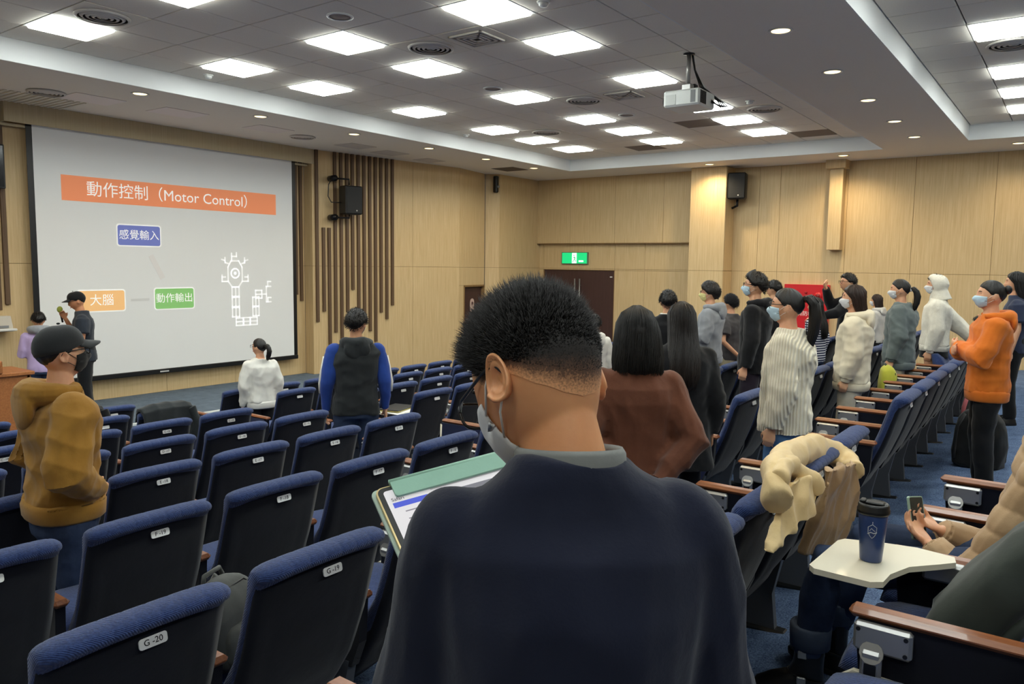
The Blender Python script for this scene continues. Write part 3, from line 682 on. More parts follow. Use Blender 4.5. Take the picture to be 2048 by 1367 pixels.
# loudspeakers
def loudspeaker(label, loc, rz, arms=True):
    t = thing('loudspeaker', label, 'loudspeaker', loc, rz)     # local -y is the grille side
    obj('cabinet', MB().box((-.17, 0, 0), (.17, .26, .5), .02), BLACK, t, smooth=False)
    g_ = obj('grille', MB().box((-.155, -.008, .015), (.155, .004, .485), .006), mat('speaker_grille', (12, 14, 17), .7), t, smooth=False)
    obj('emblem', MB().tube([(.04, -.008, .065), (.04, -.012, .065)], .013, 12), mat('badge_silver'), g_)
    return t
s1 = loudspeaker('black loudspeaker on a bracket in front of the brown battens', (9.6, 10.52, .85), math.radians(-12))
for z in (-.06, .62):
    a = obj('bracket_arm', MB().tube([(-.02, .15, z+(.06 if z < 0 else -.1)), (-.02, .15, z), (-.28, .2, z)], .016, 8), DARKM, s1)
    obj('bracket_plate', MB().tube([(-.3, .14, z), (-.3, .33, z)], .055, 14), DARKM, a)
obj('cable', MB().tube([(-.34, .2, .6), (-.4, .2, .5), (-.41, .2, .3), (-.36, .18, .2), (-.18, .15, .2)], .009, 7), BLACK, s1)
s2 = loudspeaker('black loudspeaker on the side of the wooden pillar', (14.8, 5.52, 1.32), math.radians(-78))
obj('bracket_arm', MB().tube([(0, .2, .02), (0, .2, -.12), (-.1, .25, -.16)], .025, 8), DARKM, s2)
# small black wall unit under the soffit
wc = thing('wall_camera', 'small black camera under the soffit on the step in the wall', 'camera', (13.62, 10.5, 1.55))
obj('housing', MB().box((-.05, -.1, 0), (.05, 0, .36), .02), BLACK, wc, smooth=False); obj('lens', MB().tube([(0, -.1, .14), (0, -.13, .12)], .03, 12), SILVER, wc)
# projector on its pole
pj_ = thing('projector', 'white ceiling projector hanging from a pole with black cables', 'projector', (7.75, 3.43, 1.63))
PW = mat('projector_white', (226, 230, 226), .4)
bd = obj('body', MB().box((-.2, -.195, 0), (.2, .2, .165), .018), PW, pj_, smooth=False)
obj('vent_grille', MB().box((-.203, -.15, .025), (-.198, -.1, .145)), GREYP, bd, smooth=False)
obj('vent_grille', MB().box((-.203, .06, .02), (-.199, .17, .12), .001), mat('vent_pale', (206, 210, 206), .5), bd, smooth=False)
for k in range(7): obj('rear_slot', MB().box((-.18+k*.022, -.199, .02), (-.168+k*.022, -.193, .145)), DARKM, bd, smooth=False)
obj('lens', MB().tube([(-.08, .2, .08), (-.08, .235, .08)], [.05, .055], 20), BLACK, bd)
obj('mount_block', MB().box((-.09, -.05, .165), (.0, .05, .24), .008), SILVER, pj_, smooth=False)
obj('mount_plate', MB().box((.0, -.06, .165), (.07, .05, .25), .006), BLACK, pj_, smooth=False)
obj('pole', MB().tube([(-.045, 0, .24), (-.045, 0, .545)], .022, 14), SILVER, pj_)
obj('ceiling_flange', MB().tube([(-.045, 0, .535), (-.045, 0, .546)], .06, 18), DARKM, pj_)
for k in range(4):
    q = k*.012; obj('cable', MB().tube([(-.02+q, -.02, .54), (.03+q, -.03, .4), (.12+q, -.06-q, .24), (.2+q, -.12, .2), (.28+q, -.2-q, .1), (.24, -.25-q*2, .03), (.12+q, -.23, .05), (.1, -.2, .06+q)], .006, 6), BLACK if k < 3 else WHITE, pj_)
# left of the screen: wall monitor, tilted panel, lectern
tv = thing('wall_monitor', 'black flat monitor on the wall left of the screen', 'monitor', (3.62, 11.08, .87))
obj('frame', MB().box((0, 0, 0), (.64, .05, .55), .008), BLACK, tv, smooth=False); obj('display', MB().box((.02, -.003, .02), (.62, .001, .53)), mat('dark_glass', (10, 12, 16), .12), tv, smooth=False)
wp = thing('wall_panel', 'pale tilted control panel on the wall left of the screen', 'control panel', (3.9, 11.05, -.94))
obj('tray', MB().prism([(0, 0), (.36, .0), (.33, .2), (0, .2)], 0, .12, Matrix.Translation((0, .13, 0)) @ Matrix.Rotation(PI/2, 4, 'X')), mat('panel_pale', (206, 198, 184), .5), wp, smooth=False)
obj('shelf_edge', MB().box((0, -.05, .01), (.38, .02, .04), .006), WHITE, wp, smooth=False); obj('dark_strip', MB().box((0, -.002, .05), (.3, .012, .08)), GREYP, wp, smooth=False)
LW = mat('lectern_wood', (176, 112, 62), .45, 'woodx', (146, 88, 46))
lt = thing('lectern', 'orange-brown wooden lectern desk at the edge of the stage', 'lectern', (3.45, 9.6, -2.0))
obj('desk_top', MB().box((-1.1, -.3, .72), (.32, .3, .76), .006), LW, lt, smooth=False)
obj('front_panel', MB().box((-1.08, -.27, .0), (.28, -.24, .72), .003), LW, lt, smooth=False)
obj('side_panel', MB().box((.25, -.27, .0), (.29, .28, .72), .003), LW, lt, smooth=False)
obj('raised_top', MB().box((-1.1, -.32, .76), (.0, .0, .9), .01), LW, lt, smooth=False)
# ================================================================ people
SKIN = mat('skin', (226, 176, 140), .5, 'skin', (208, 150, 116))
SKIN2 = mat('skin_tan', (206, 146, 106), .5, 'skin', (186, 124, 88))
HAIR = mat('black_hair', (24, 20, 19), .46, 'hair', (8, 7, 7))
HAIRB = mat('brown_hair', (64, 42, 32), .36, 'hair', (28, 18, 14))
MASKW = mat('mask_white', (226, 228, 230), .8, 'fabric', (214, 216, 220), bump=.1)
MASKB = mat('mask_blue', (196, 220, 234), .8, 'fabric', (178, 208, 226), bump=.1)
MASKY = mat('mask_yellow', (226, 218, 150), .8)
MASKK = mat('mask_black', (26, 28, 30), .7, 'fabric', (18, 19, 20), bump=.2)
STRING = mat('mask_string', (232, 228, 220), .8)
DENIM = mat('dark_denim', (58, 72, 100), .85, 'denim', (36, 46, 68))
DENIML = mat('light_denim', (98, 138, 184), .85, 'denim', (64, 100, 146))
BLACKC = mat('black_cloth', (22, 23, 26), .9, 'fabric', (14, 15, 17))
LEATHER = mat('black_leather', (18, 17, 18), .4)

def head_surface(az, el):
    az = np.asarray(az, float); el = np.asarray(el, float)
    d = np.stack([np.sin(az)*np.cos(el), np.cos(az)*np.cos(el), np.sin(el)], -1)
    fy = np.where(d[..., 1] > 0, .094, .102); fz = np.where(d[..., 2] > 0, .112, .122)
    r = 1/np.sqrt((d[..., 0]/.076)**2+(d[..., 1]/fy)**2+(d[..., 2]/fz)**2)
    p = d*r[..., None]; x, y, z = p[..., 0].copy(), p[..., 1].copy(), p[..., 2].copy()
    t = np.clip(-z/.122, 0, 1)
    x *= 1-.30*t**1.6; y = np.where(y < 0, y*(1-.5*t), y*(1+.10*t)); fr = (y > 0)
    g = lambda a, s: np.exp(-(a/s)**2)
    ax = np.abs(x)
    y += fr*(.021*g(x, .013)*g(z+.026, .02)+.008*g(x, .010)*g(z-.004, .026)-.008*g(ax-.032, .014)*g(z-.012, .013)+.004*g(z-.034, .011)*g(x, .05)+.006*g(x, .022)*g(z+.064, .009)+.007*g(x, .02)*g(z+.104, .016)+.003*g(ax-.045, .02)*g(z+.02, .02))
    return np.stack([x, y, z], -1)
def ear_mb(mb, M, s, big):
    E_ = M @ Matrix.Translation((s*.072, -.014, -.012)) @ Matrix.Rotation(s*math.radians(-24), 4, 'Z') @ Matrix.Rotation(math.radians(12), 4, 'X')
    if not big:
        mb.ell((s*.006, 0, 0), (.006, .018, .031), 10, 7, E_)
        mb.tube([(s*.011, .012*math.cos(a)-.002, .026*math.sin(a)+.003) for a in np.linspace(-1.0, 3.9, 9)], .0042, 5, E_)
        return
    # outer ear as a dished sheet with a rolled rim, inner fold and lobe
    rings = []; n = 28
    for rr, xo in ((1.0, .0115), (1.04, .0145), (.97, .0175), (.88, .0165), (.80, .011), (.66, .0125), (.52, .0115), (.42, .006), (.22, .003), (.02, .002)):
        q = []
        for j in range(n):
            a = 2*PI*j/n; ry = .0185*(1-.12*math.sin(a)); rz = .032 if math.sin(a) > 0 else .030
            ex = xo*(1-.75*max(0, math.cos(a))**2*(1 if math.sin(a) > -.6 else .5)); ex *= 1 if math.sin(a) > -.75 else .8
            q.append((s*(ex+.002), -rr*ry*-math.cos(a), rr*rz*math.sin(a)+.001))
        rings.append(q)
    back = [(s*.001, y*.86, z*.86) for x, y, z in rings[0]]
    mb.loft([back]+rings, True, E_)
def head_mb(mb, M, na=40, ne=26, ears=True, big=False):
    az = np.linspace(0, 2*PI, na, endpoint=False); el = np.linspace(-PI/2+.05, PI/2-.05, ne)
    mb.loft([[tuple(p) for p in head_surface(az, np.full(na, e))] for e in el], True, M)
    if ears:
        for s in (-1, 1): ear_mb(mb, M, s, big)
    return mb
HL = np.array([(0, 40), (40, 34), (62, 22), (78, 2), (96, -6), (112, -2), (135, -20), (160, -30), (180, -33)], float)
def hairline(az, shift=0): return np.radians(np.interp(np.abs(np.degrees((az+PI) % (2*PI)-PI)), HL[:, 0], HL[:, 1])+shift)
def hair_cap(mb, M, thick=.014, seed=0, ridge=.0025, shift=0, n=56, m=14, front=0., lump=.004):
    g = np.random.default_rng(seed); az = np.linspace(0, 2*PI, n, endpoint=False); e0 = hairline(az, shift); rings = []
    ph = g.uniform(0, 6.3, 8)
    for k in range(m+1):
        t = k/m; el = e0+(PI/2-.04-e0)*t; p = head_surface(az, el); d = p/np.linalg.norm(p, axis=-1, keepdims=True)
        prof = min(1, t*4.5)**.6
        th = thick*prof*(1+front*np.maximum(0, np.cos(az))*t*2)
        th = th+prof*(ridge*np.sin(az*13+ph[0]+4*t)+ridge*np.sin(az*22+ph[1]-5*t)+lump*np.sin(az*3+ph[2]+2.5*t)*np.sin(5*t+ph[3]))*(1-t**6)
        th = np.where(k == 0, -.004, th)
        rings.append([tuple(q) for q in p+d*np.asarray(th)[:, None]])
    mb.loft(rings, True, M)
def spikes(mb, M, n, seed, length, shift=0, tilt=.5, w=.0022, elmin=None, base=.0, lean=(0, 0, 0)):
    """short separate hair tufts standing off the scalp"""
    g = np.random.default_rng(seed); c = 0
    while c < n:
        az = g.uniform(-PI, PI); el = math.asin(g.uniform(-.6, 1)); lo = float(hairline(np.array(az), shift)) if elmin is None else elmin(az)
        if el < lo: continue
        c += 1; p = head_surface(az, el); d = Vector(p/np.linalg.norm(p)); r1 = Vector(g.normal(size=3))*tilt+Vector(lean); L = length(az, el, lo)*g.uniform(.7, 1.25)
        if L < .0008: continue
        tip = (d+r1*.5).normalized(); p0 = Vector(p)+d*(base-.002); a = d.cross(Vector(g.normal(size=3))).normalized()*w; b = d.cross(a).normalized()*w
        p1 = p0+(d+r1*.2).normalized()*L*.5; p2 = p0+d*L*.45+tip*L*.6
        v = [p0+a, p0-a*.5+b*.87, p0-a*.5-b*.87, p1+a*.75, p1-a*.4+b*.6, p1-a*.4-b*.6, p2]
        mb.add([tuple(q) for q in v], [(0, 1, 4, 3), (1, 2, 5, 4), (2, 0, 3, 5), (3, 4, 6), (4, 5, 6), (5, 3, 6)], M)
STY = {  # z, half width, half depth, y centre
    'bob': [(.085, .075, .07, -.01), (.05, .09, .083, -.016), (.0, .099, .086, -.024), (-.06, .106, .084, -.03), (-.12, .112, .08, -.036), (-.165, .110, .072, -.04), (-.19, .098, .056, -.04), (-.20, .07, .035, -.038)],
    'long': [(.085, .072, .07, -.01), (.05, .087, .08, -.018), (.0, .092, .084, -.026), (-.08, .092, .072, -.045), (-.16, .098, .056, -.092), (-.26, .102, .045, -.135), (-.36, .094, .036, -.155), (-.43, .07, .026, -.156), (-.46, .03, .012, -.152)],
    'mid': [(.085, .072, .07, -.01), (.05, .087, .08, -.018), (.0, .092, .084, -.024), (-.08, .094, .074, -.038), (-.16, .098, .06, -.07), (-.24, .092, .046, -.105), (-.29, .07, .03, -.115), (-.31, .03, .012, -.112)]}
def sty(name, z):
    a = np.array(STY[name]); o = np.argsort(a[:, 0]); a = a[o]
    return [float(np.interp(z, a[:, 0], a[:, i])) for i in (1, 2, 3)]
def hair_mass(mb, M, style, seed=0, strands=260, sr=.0042):
    g = np.random.default_rng(seed); n = 60; rings = []; ph = g.uniform(0, 6.3, 6); zs = [r[0] for r in STY[style]]; zz = np.linspace(zs[0], zs[-1], 16)
    for z in zz:
        w, d, y0 = sty(style, z); q = []
        for j in range(n):
            a = 2*PI*j/n; k = 1+.025*math.sin(11*a+ph[0]+z*14)+.02*math.sin(19*a+ph[1]-z*9)
            yf = d*math.cos(a)*k; yf = min(yf, d*.55-.02*max(0, math.cos(a)))
            q.append((w*math.sin(a)*k, y0+yf, z))
        rings.append(q)
    mb.loft(rings, True, M)
    for i in range(strands):
        a = g.uniform(.26*PI, 1.74*PI); da = g.normal()*.14; zb = zs[-1]+abs(g.normal())*.035+.006; P = []
        o = g.uniform(-.003, .005); wv = g.normal()*.02
        for e_ in (82, 55, 28):
            p = head_surface(a+wv*.5, math.radians(e_)); P.append(tuple(p+p/np.linalg.norm(p)*(.017+o+.003*(e_ < 60))))
        z1 = P[-1][2]
        for k in range(1, 7):
            t = k/6; z = z1+(zb-z1)*t; w, d, y0 = sty(style, max(z, zs[-1]+.035)); aa = a+da*t*t+wv*math.sin(t*5)
            P.append((w*math.sin(aa)*(1.01+o*10), y0+min(d*math.cos(aa)*(1.01+o*10), d*.5), z))
        mb.tube(P, [sr*.4, sr, sr, sr, sr, sr, sr, sr*.8, sr*.2], 4, M, cap=False, flat=.5)
def ponytail(mb, M, L=.3, seed=3, thick=.03, root=(0, -.105, .035), strands=120, drop=.02):
    g = np.random.default_rng(seed); r0 = Vector(root)
    base = [r0, r0+Vector((0, -.035, .008)), r0+Vector((0, -.06-drop*.3, -.03)), r0+Vector((0, -.068-drop*.4, -L*.35)), r0+Vector((0, -.06-drop*.3, -L*.65)), r0+Vector((0, -.05, -L*.88)), r0+Vector((0, -.045, -L))]
    mb.tube(base, [thick*.5, thick*.75, thick, thick*1.15, thick, thick*.6, thick*.1], 12, M)
    for i in range(strands):
        a = g.uniform(0, 2*PI); o = Vector((math.cos(a), math.sin(a)*.8, g.normal()*.15))*thick; e = abs(g.normal())*.06
        mb.tube([p+o*(.5 if k == 0 else 1.02)*(1 if k < 5 else .75)+Vector((0, 0, e if k == 6 else 0)) for k, p in enumerate(base)], [.002, .0035, .0035, .0035, .003, .0025, .0006], 4, M, cap=False)
def mask_mb(mb, M, wide=62, top=-2, bot=-60, bulge=.012):
    na, ne = 21, 11; az = np.radians(np.linspace(-wide, wide, na)); A = []; B = []
    for e in np.linspace(top, bot, ne):
        ee = np.full(na, math.radians(e)); ee = ee-np.radians(6)*np.abs(az/az[-1])**2*(1 if e > -30 else -1.2)
        p = head_surface(az, ee); d = p/np.linalg.norm(p, axis=-1, keepdims=True)
        pl = .0018*math.sin((e-top)*.55); k = np.cos(az*1.2)
        off = .004+bulge*k**2*max(0, math.sin(PI*(e-top)/(bot-top)))**.7+pl
        A.append(p+d*np.asarray(off)[:, None]); B.append(p+d*np.asarray(off-.0025)[:, None])
    A = np.array(A); B = np.array(B); v = [tuple(q) for q in A.reshape(-1, 3)]+[tuple(q) for q in B.reshape(-1, 3)]; K = na*ne; f = []
    for i in range(ne-1):
        for j in range(na-1):
            a = i*na+j; f.append((a, a+na, a+na+1, a+1)); f.append((K+a, K+a+1, K+a+na+1, K+a+na))
    for j in range(na-1): f.append((j, j+1, K+j+1, K+j)); a = (ne-1)*na+j; f.append((a, K+a, K+a+1, a+1))
    for i in range(ne-1): a = i*na; f.append((a, K+a, K+a+na, a+na)); a = i*na+na-1; f.append((a, a+na, K+a+na, K+a))
    mb.add(v, f, M); return A
def mbm(me):
    mb = MB(); mb.v = [tuple(p) for p in coords(me)]; mb.f = [tuple(p.vertices) for p in me.polygons]; bpy.data.meshes.remove(me); return mb
def hand_mb(mb, wr, d, n, sc=1., s=1, curl=.45, n_=6):
    """palm and five fingers; d along the forearm, n out of the palm, thumb on the n x d side times s"""
    wr = Vector(wr); d = Vector(d).normalized(); n = Vector(n); n = (n-d*n.dot(d)).normalized(); t = n.cross(d)*s
    P = lambda a, b, c: wr+(d*a+t*b+n*c)*sc
    def ring(a, w, h, c=0, b=0): return [tuple(P(a, b+w*math.cos(2*PI*j/10), c+h*math.sin(2*PI*j/10))) for j in range(10)]
    mb.loft([ring(-.02, .024, .019), ring(0, .025, .018), ring(.03, .036, .016), ring(.06, .042, .014, -.002), ring(.085, .042, .012, -.003), ring(.094, .036, .007, -.003)])
    for k, (b, L) in enumerate(((.031, .07), (.011, .079), (-.01, .074), (-.03, .058))):
        p = P(.082, b, -.001); dd = (d+t*(b*1.2)).normalized(); pts = [p-dd*.012*sc, p]; a = 0
        for q in (.45, .3, .25):
            a += curl*(1.0 if q == .45 else 1.25); v = dd*math.cos(a)+n*math.sin(a); p = p+v*(L*q*sc); pts.append(p)
        mb.tube(pts, [.0085*sc, .0086*sc, .0080*sc, .0072*sc, .0045*sc], n_)
    p = P(.02, .026, .004); q = P(.048, .05, .012); r_ = P(.072, .056, .02+.012*curl); w = P(.092, .05, .024+.02*curl)
    mb.tube([p, q, r_, w], [.013*sc, .0105*sc, .009*sc, .005*sc], n_)

ARM = {  # elbow, wrist, palm normal (heights of the person), mirrored by side
    'down': ((.132, -.015, .635), (.138, .015, .49), (-1, 0, 0)),
    'behind': ((.15, -.06, .635), (.045, -.118, .53), (0, -1, 0)),
    'pocket': ((.160, -.04, .635), (.075, .055, .575), (-1, 0, -.2)),
    'cross': ((.155, .045, .655), (-.03, .125, .69), (0, -1, 0)),
    'hold': ((.14, .0, .635), (.04, .15, .68), (0, -.6, .8)),
    'raise': ((.165, .10, .74), (.07, .16, .885), (-.5, -.8, 0)),
    'reach': ((.16, .12, .70), (.12, .27, .66), (0, 0, -1)),
    'back': ((.14, -.12, .66), (.13, -.23, .56), (0, 0, -1)),
    'mic': ((.13, .06, .65), (.045, .115, .80), (-1, -.2, 0))}
def er(z, w, d, y=0, n=20, x=0, pw=2.4):
    return [(x+w*math.copysign(abs(math.cos(a))**(2/pw), math.cos(a)), y+d*math.copysign(abs(math.sin(a))**(2/pw), math.sin(a)), z) for a in [2*PI*j/n for j in range(n)]]
def lerp(a, b, t): return tuple(a[i]+(b[i]-a[i])*t for i in range(3))

def person(label, x, y, H, facing=0, z=None, top=('sweater', None), pants=(None, .0), arms=('down', 'down'), head=(0, 0), lean=0, hair='short', hairm=None, mask=None, glasses=False, skin=None, build=1., vox=.014, hem=.475, ease=.022, hood=None, sleeve=1., cuff=None, shoes=True, cap=None, face=True, body_fold=.005, extra=None, hairkw=None, legs=None, headsize=1., seed=None, pocket=False, collar=None, group=None, fold_freq=24, skirt=None, bigears=False, hidden_low=False, head_roll=0, torso_twist=0, bvox=None, hands=None, puff=None, hood_up=None, nosleeve=False, sep_ears=False):
    z = fl(y) if z is None else z
    sd = seed if seed is not None else int(abs(x*100)+abs(y*37))
    R = thing('person', label, 'person', (x, y, z), -math.radians(facing), group)
    B = build*H; skin = skin or SKIN; hairm = hairm or HAIR; hairkw = hairkw or {}
    UP = Matrix.Translation((0, 0, .52*H)) @ Matrix.Rotation(-math.radians(lean), 4, 'X') @ Matrix.Rotation(math.radians(torso_twist), 4, 'Z') @ Matrix.Translation((0, 0, -.52*H))
    sh = [(-.098*B, -.004*H, .790*H), (.098*B, -.004*H, .790*H)]; el, wr, pn = [], [], []
    for s, a in ((-1, arms[0]), (1, arms[1])):
        e_, w_, n_ = ARM[a] if isinstance(a, str) else a
        el.append((s*e_[0]*B, e_[1]*H, e_[2]*H)); wr.append((s*w_[0]*B, w_[1]*H, w_[2]*H)); pn.append((s*n_[0], n_[1], n_[2]))
    lg = legs or [((s*.052*B, 0, .50*H), (s*.056*B, .012*H, .285*H), (s*.058*B, -.01*H, .045*H)) for s in (-1, 1)]
    hs = .136*H/.234*headsize
    HC = UP @ Matrix.Translation((0, .012*H, H-.114*hs))
    piv = Vector((0, -.02, -.085))*hs
    HM = HC @ Matrix.Translation(piv) @ Matrix.Rotation(-math.radians(head[0]), 4, 'Z') @ Matrix.Rotation(-math.radians(head[1]), 4, 'X') @ Matrix.Rotation(math.radians(head_roll), 4, 'Y') @ Matrix.Translation(-piv) @ Matrix.Scale(hs, 4)
    # --- body
    def torso(mb, e=0., zh=.47, neck=True):
        pr = [(.47, .092, .066), (.52, .094, .068), (.57, .088, .062), (.62, .083, .060), (.68, .090, .064), (.74, .098, .066), (.785, .104, .060), (.808, .100, .050), (.826, .080, .050), (.842, .060, .053)]
        rr = []
        w0, d0 = float(np.interp(zh, [.4, .47, .52, .57, .62], [.098, .092, .094, .088, .083])), float(np.interp(zh, [.4, .47, .52, .57, .62], [.072, .066, .068, .062, .060]))
        rr.append(er(zh*H, w0*B+e, d0*B+e))
        for zz, w, d in pr:
            if zz < zh+.012: continue
            k = 1 if zz < .78 else max(.15, 1-(zz-.78)*14)
            q_ = .86 if (e < 0 and zz > .77) else 1
            rr.append(er(zz*H, (w*B+e*k)*q_, (d*B+e*k)*q_, -.006*H*(zz > .7)+(.006*H if q_ < 1 else 0)))
        rr.append(er(.856*H, .047*B+e*.15, .049*B+e*.15, -.006*H) if e >= 0 else er(.845*H, .03*B, .03*B, 0))
        mb.loft(rr, True, UP)
    def limb(mb, pts, rads, M=None, n=12):
        a, b, c = [Vector(p) for p in pts]
        path = [a, a.lerp(b, .35), a.lerp(b, .75), b+((b-a).normalized()-(c-b).normalized())*.0, b.lerp(c, .25), b.lerp(c, .65), c]
        r = np.interp([0, .35, .75, 1, 1.25, 1.65, 2], [0, 1, 2], rads); mb.tube(path, list(r), n, M)
    mb = MB(); torso(mb, -.004)
    for i in (0, 1):
        limb(mb, (sh[i], el[i], wr[i]), (.026*B, .021*B, .0155*B), UP)
        limb(mb, lg[i], (.03*B, .024*B, .02*B))
    hb = HM @ Vector((0, -.012, -.062)); hb2 = HM @ Vector((0, -.004, -.005)); nb = UP @ Vector((0, .004*H, .785*H))
    mb.tube([nb, nb.lerp(hb, .3), nb.lerp(hb, .62), hb, hb.lerp(hb2, .5), hb2], [.034*B, .033*H, .0335*H*headsize, .0455*hs, .046*hs, .035*hs], 20)
    head_mb(mb, HM, 64 if vox < .01 else 40, 44 if vox < .01 else 26, not sep_ears, vox < .01)
    for i, s in ((0, -1), (1, 1)):
        d = UP.to_3x3() @ (Vector(wr[i])-Vector(el[i]))
        if hands: hands(mb, i, UP @ Vector(wr[i]), d, UP)
        else: hand_mb(mb, UP @ Vector(wr[i]), d, UP.to_3x3() @ Vector(pn[i]), H/1.74, -s, .4)
    mb = remesh(mb, bvox or (.0085 if vox > .01 else .0055), 2)
    body = obj('body', mb, skin, R)
    if sep_ears:
        for s in (-1, 1): e_ = MB(); ear_mb(e_, HM, s, True); obj('ear', e_, skin, body)
    # --- clothes
    kind, tm = top; we = ease
    tw = MB()
    if kind:
        torso(tw, we, hem)
        for i in (() if nosleeve else (0, 1)):
            a, b, c = sh[i], el[i], wr[i]; short = sleeve < .5
            r0 = .038*B+we*.5; tw.ell(a, (r0*1.0, r0*1.02, r0*1.0), 16, 10, UP); tw.tube([a, (a[0]*.45, a[1], a[2]+.006*H)], [r0*.98, r0*.8], 14, UP)
            if short: limb(tw, (a, lerp(a, b, .35), lerp(a, b, .72)), (.047*B+we*.6, .044*B+we*.8, .043*B+we), UP)
            else: limb(tw, (a, b, lerp(b, c, sleeve)), (.038*B+we*.52, .031*B+we*.9, .024*B+we*.55), UP)
        if kind == 'coat':
            tw.loft([er(zz*H, w*B+we, d*B+we) for zz, w, d in ((.36, .118, .09), (.42, .112, .086), (.5, .102, .076), (.56, .094, .068))], True)
        me = remesh(tw, vox*.85, 4, folds=dict(amp=body_fold, freq=fold_freq, seed=sd, stretch=(1, 1, .8)))
        fold(me, amp=body_fold*.45, freq=fold_freq*2.6, seed=sd+2, n=4)
        if puff:
            p = coords(me); nn = normals(me); loc = (UP.inverted() @ Matrix.Identity(4)); q = p@np.array(loc.to_3x3()).T; dd = np.abs(np.sin(PI*(q[:, 2]/puff[0])))**.5*puff[1]
            me.vertices.foreach_set('co', (p+nn*dd[:, None]).astype(np.float32).ravel()); me.update()
        T = obj('top', me, tm, R)
        if hood_up:
            hu = MB(); az = np.linspace(0, 2*PI, 40, endpoint=False); rg = []
            for k in range(14):
                t = k/13; e0 = np.radians(np.interp(np.abs(np.degrees((az+PI) % (2*PI)-PI)), [0, 40, 75, 110, 180], [42, 34, -20, -62, -70])); e_ = e0+(PI/2-.05-e0)*t
                p = head_surface(az, e_); d = p/np.linalg.norm(p, axis=-1, keepdims=True); rg.append([tuple(v_) for v_ in p+d*(.026+.014*math.sin(PI*t))])
            hu.loft(rg, True, HM); hu.tube([HM @ Vector((0, -.03, -.03)), UP @ Vector((0, -.02*H, .83*H))], [.085*hs, .075*B], 18)
            obj('raised_hood', remesh(hu, .011, 3, folds=dict(amp=.004, freq=30, seed=sd)), tm, T)
        T.name = {'hoodie': 'hoodie', 'jacket': 'jacket', 'coat': 'coat', 'tee': 't_shirt', 'sweater': 'sweater', 'fleece': 'fleece_jacket'}[kind]
        if hood is not None:
            hm_ = MB(); nz = .864*H; arc = [math.radians(a) for a in np.linspace(-128, 128, 15)]
            pts = [(.066*H*hood[1]*math.sin(a), -.066*H*math.cos(a)*hood[1]-.004*H, nz-.03*H*(1+math.cos(a))*.5*hood[0]-.012*H*(1-math.cos(a))) for a in arc]
            hm_.tube(pts, [.013*H+.026*H*hood[0]*max(0, math.cos(a*.62))**1.2 for a in arc], 12, UP)
            hm_.ell((0, -.084*H*hood[1], nz-.066*H*hood[0]), (.07*H, .026*H*hood[0], .06*H*hood[0]), 16, 10, UP)
            obj('hood', remesh(hm_, vox*.7, 3, folds=dict(amp=.005, freq=34, seed=sd+5)), tm, T)
        if kind in ('hoodie', 'jacket', 'sweater', 'fleece') and cuff is not None:
            cm = cuff
            b_ = MB(); hz = hem*H; b_.loft([er(zz, (.094 if hem > .45 else .096)*B+e_, .068*B+e_) for zz, e_ in ((hz-.06, we*.6), (hz-.05, we*.8), (hz+.0, we*.88), (hz+.02, we*.7))], True, UP); obj('hem_band', b_, cm, T)
            for i in (0, 1):
                c = Vector(lerp(el[i], wr[i], sleeve)); dd = (Vector(wr[i])-Vector(el[i])).normalized()
                obj('cuff', MB().tube([c-dd*.03, c-dd*.02, c+dd*.015, c+dd*.022], [.024*B, .026*B, .0235*B, .02*B], 12, UP), cm, T)
        if collar: obj('collar', MB().loft([[tuple(UP @ Vector((( .046*B+o)*math.cos(t), -.006*H+(.043*B+o)*math.sin(t)+ya, zz))) for t in [2*PI*j/24 for j in range(24)]] for o, zz, ya in ((.004, .848*H, 0), (.004, .856*H, .003), (.0, .860*H, .004), (-.004, .855*H, .003), (-.002, .848*H, 0))], cap=False), collar, T)
    if pants[0] is not None:
        pm, pe = pants; tr = MB(); tr.loft([er(zz*H, w*B+pe*.5+.006, d*B+pe*.5+.006) for zz, w, d in ((.455, .088, .066), (.50, .094, .069), (.55, .090, .064), (.60, .084, .060))], True)
        for i in (0, 1): limb(tr, lg[i], (.056*B+pe*.5, .041*B+pe*.8, .030*B+pe), None, 14)
        obj('trousers', remesh(tr, vox, 3, folds=dict(amp=.004, freq=30, seed=sd+9)), pm, R)
    if shoes and not hidden_low:
        for i in (0, 1):
            an = Vector(lg[i][2]); fz = an.z-.045*H
            sm = MB().loft([er(zz, w, d, y_, 14) for zz, w, d, y_ in ((0, .04, .12, .055), (.012, .043, .125, .055), (.03, .042, .12, .052), (.055, .036, .085, .03), (.08, .032, .05, .005), (.10, .03, .04, .0))], True, Matrix.Translation((an.x, an.y, max(fz, .001))))
            obj('shoe', sm, LEATHER if shoes is True else shoes, R)
    # --- head things
    hr = MB()
    if hair == 'short': hair_cap(hr, HM, seed=sd, **{**dict(thick=.016 if not cap else .007, lump=.005 if not cap else .0), **hairkw})
    elif hair == 'fade': pass
    elif hair in STY:
        hair_cap(hr, HM, seed=sd, thick=.016, ridge=.0015, shift=-2); hair_mass(hr, HM, hair, sd, **hairkw)
    elif hair == 'ponytail': hair_cap(hr, HM, seed=sd, thick=.008, ridge=.0015, lump=.001); ponytail(hr, HM, seed=sd, **hairkw)
    elif hair == 'bun': hair_cap(hr, HM, seed=sd, thick=.008, ridge=.0015, lump=.001); hr.ell((0, -.115, .045), (.036, .03, .036), 14, 9, HM)
    if not cap and hair in ('short',): spikes(hr, HM, 900, sd, lambda a, e, lo: .024, tilt=.8, w=.0022, base=hairkw.get('thick', .016)*.75, lean=(0, -.2, -.5))
    if hr.v: tag(obj('hair', hr, hairm, R), kind='stuff')
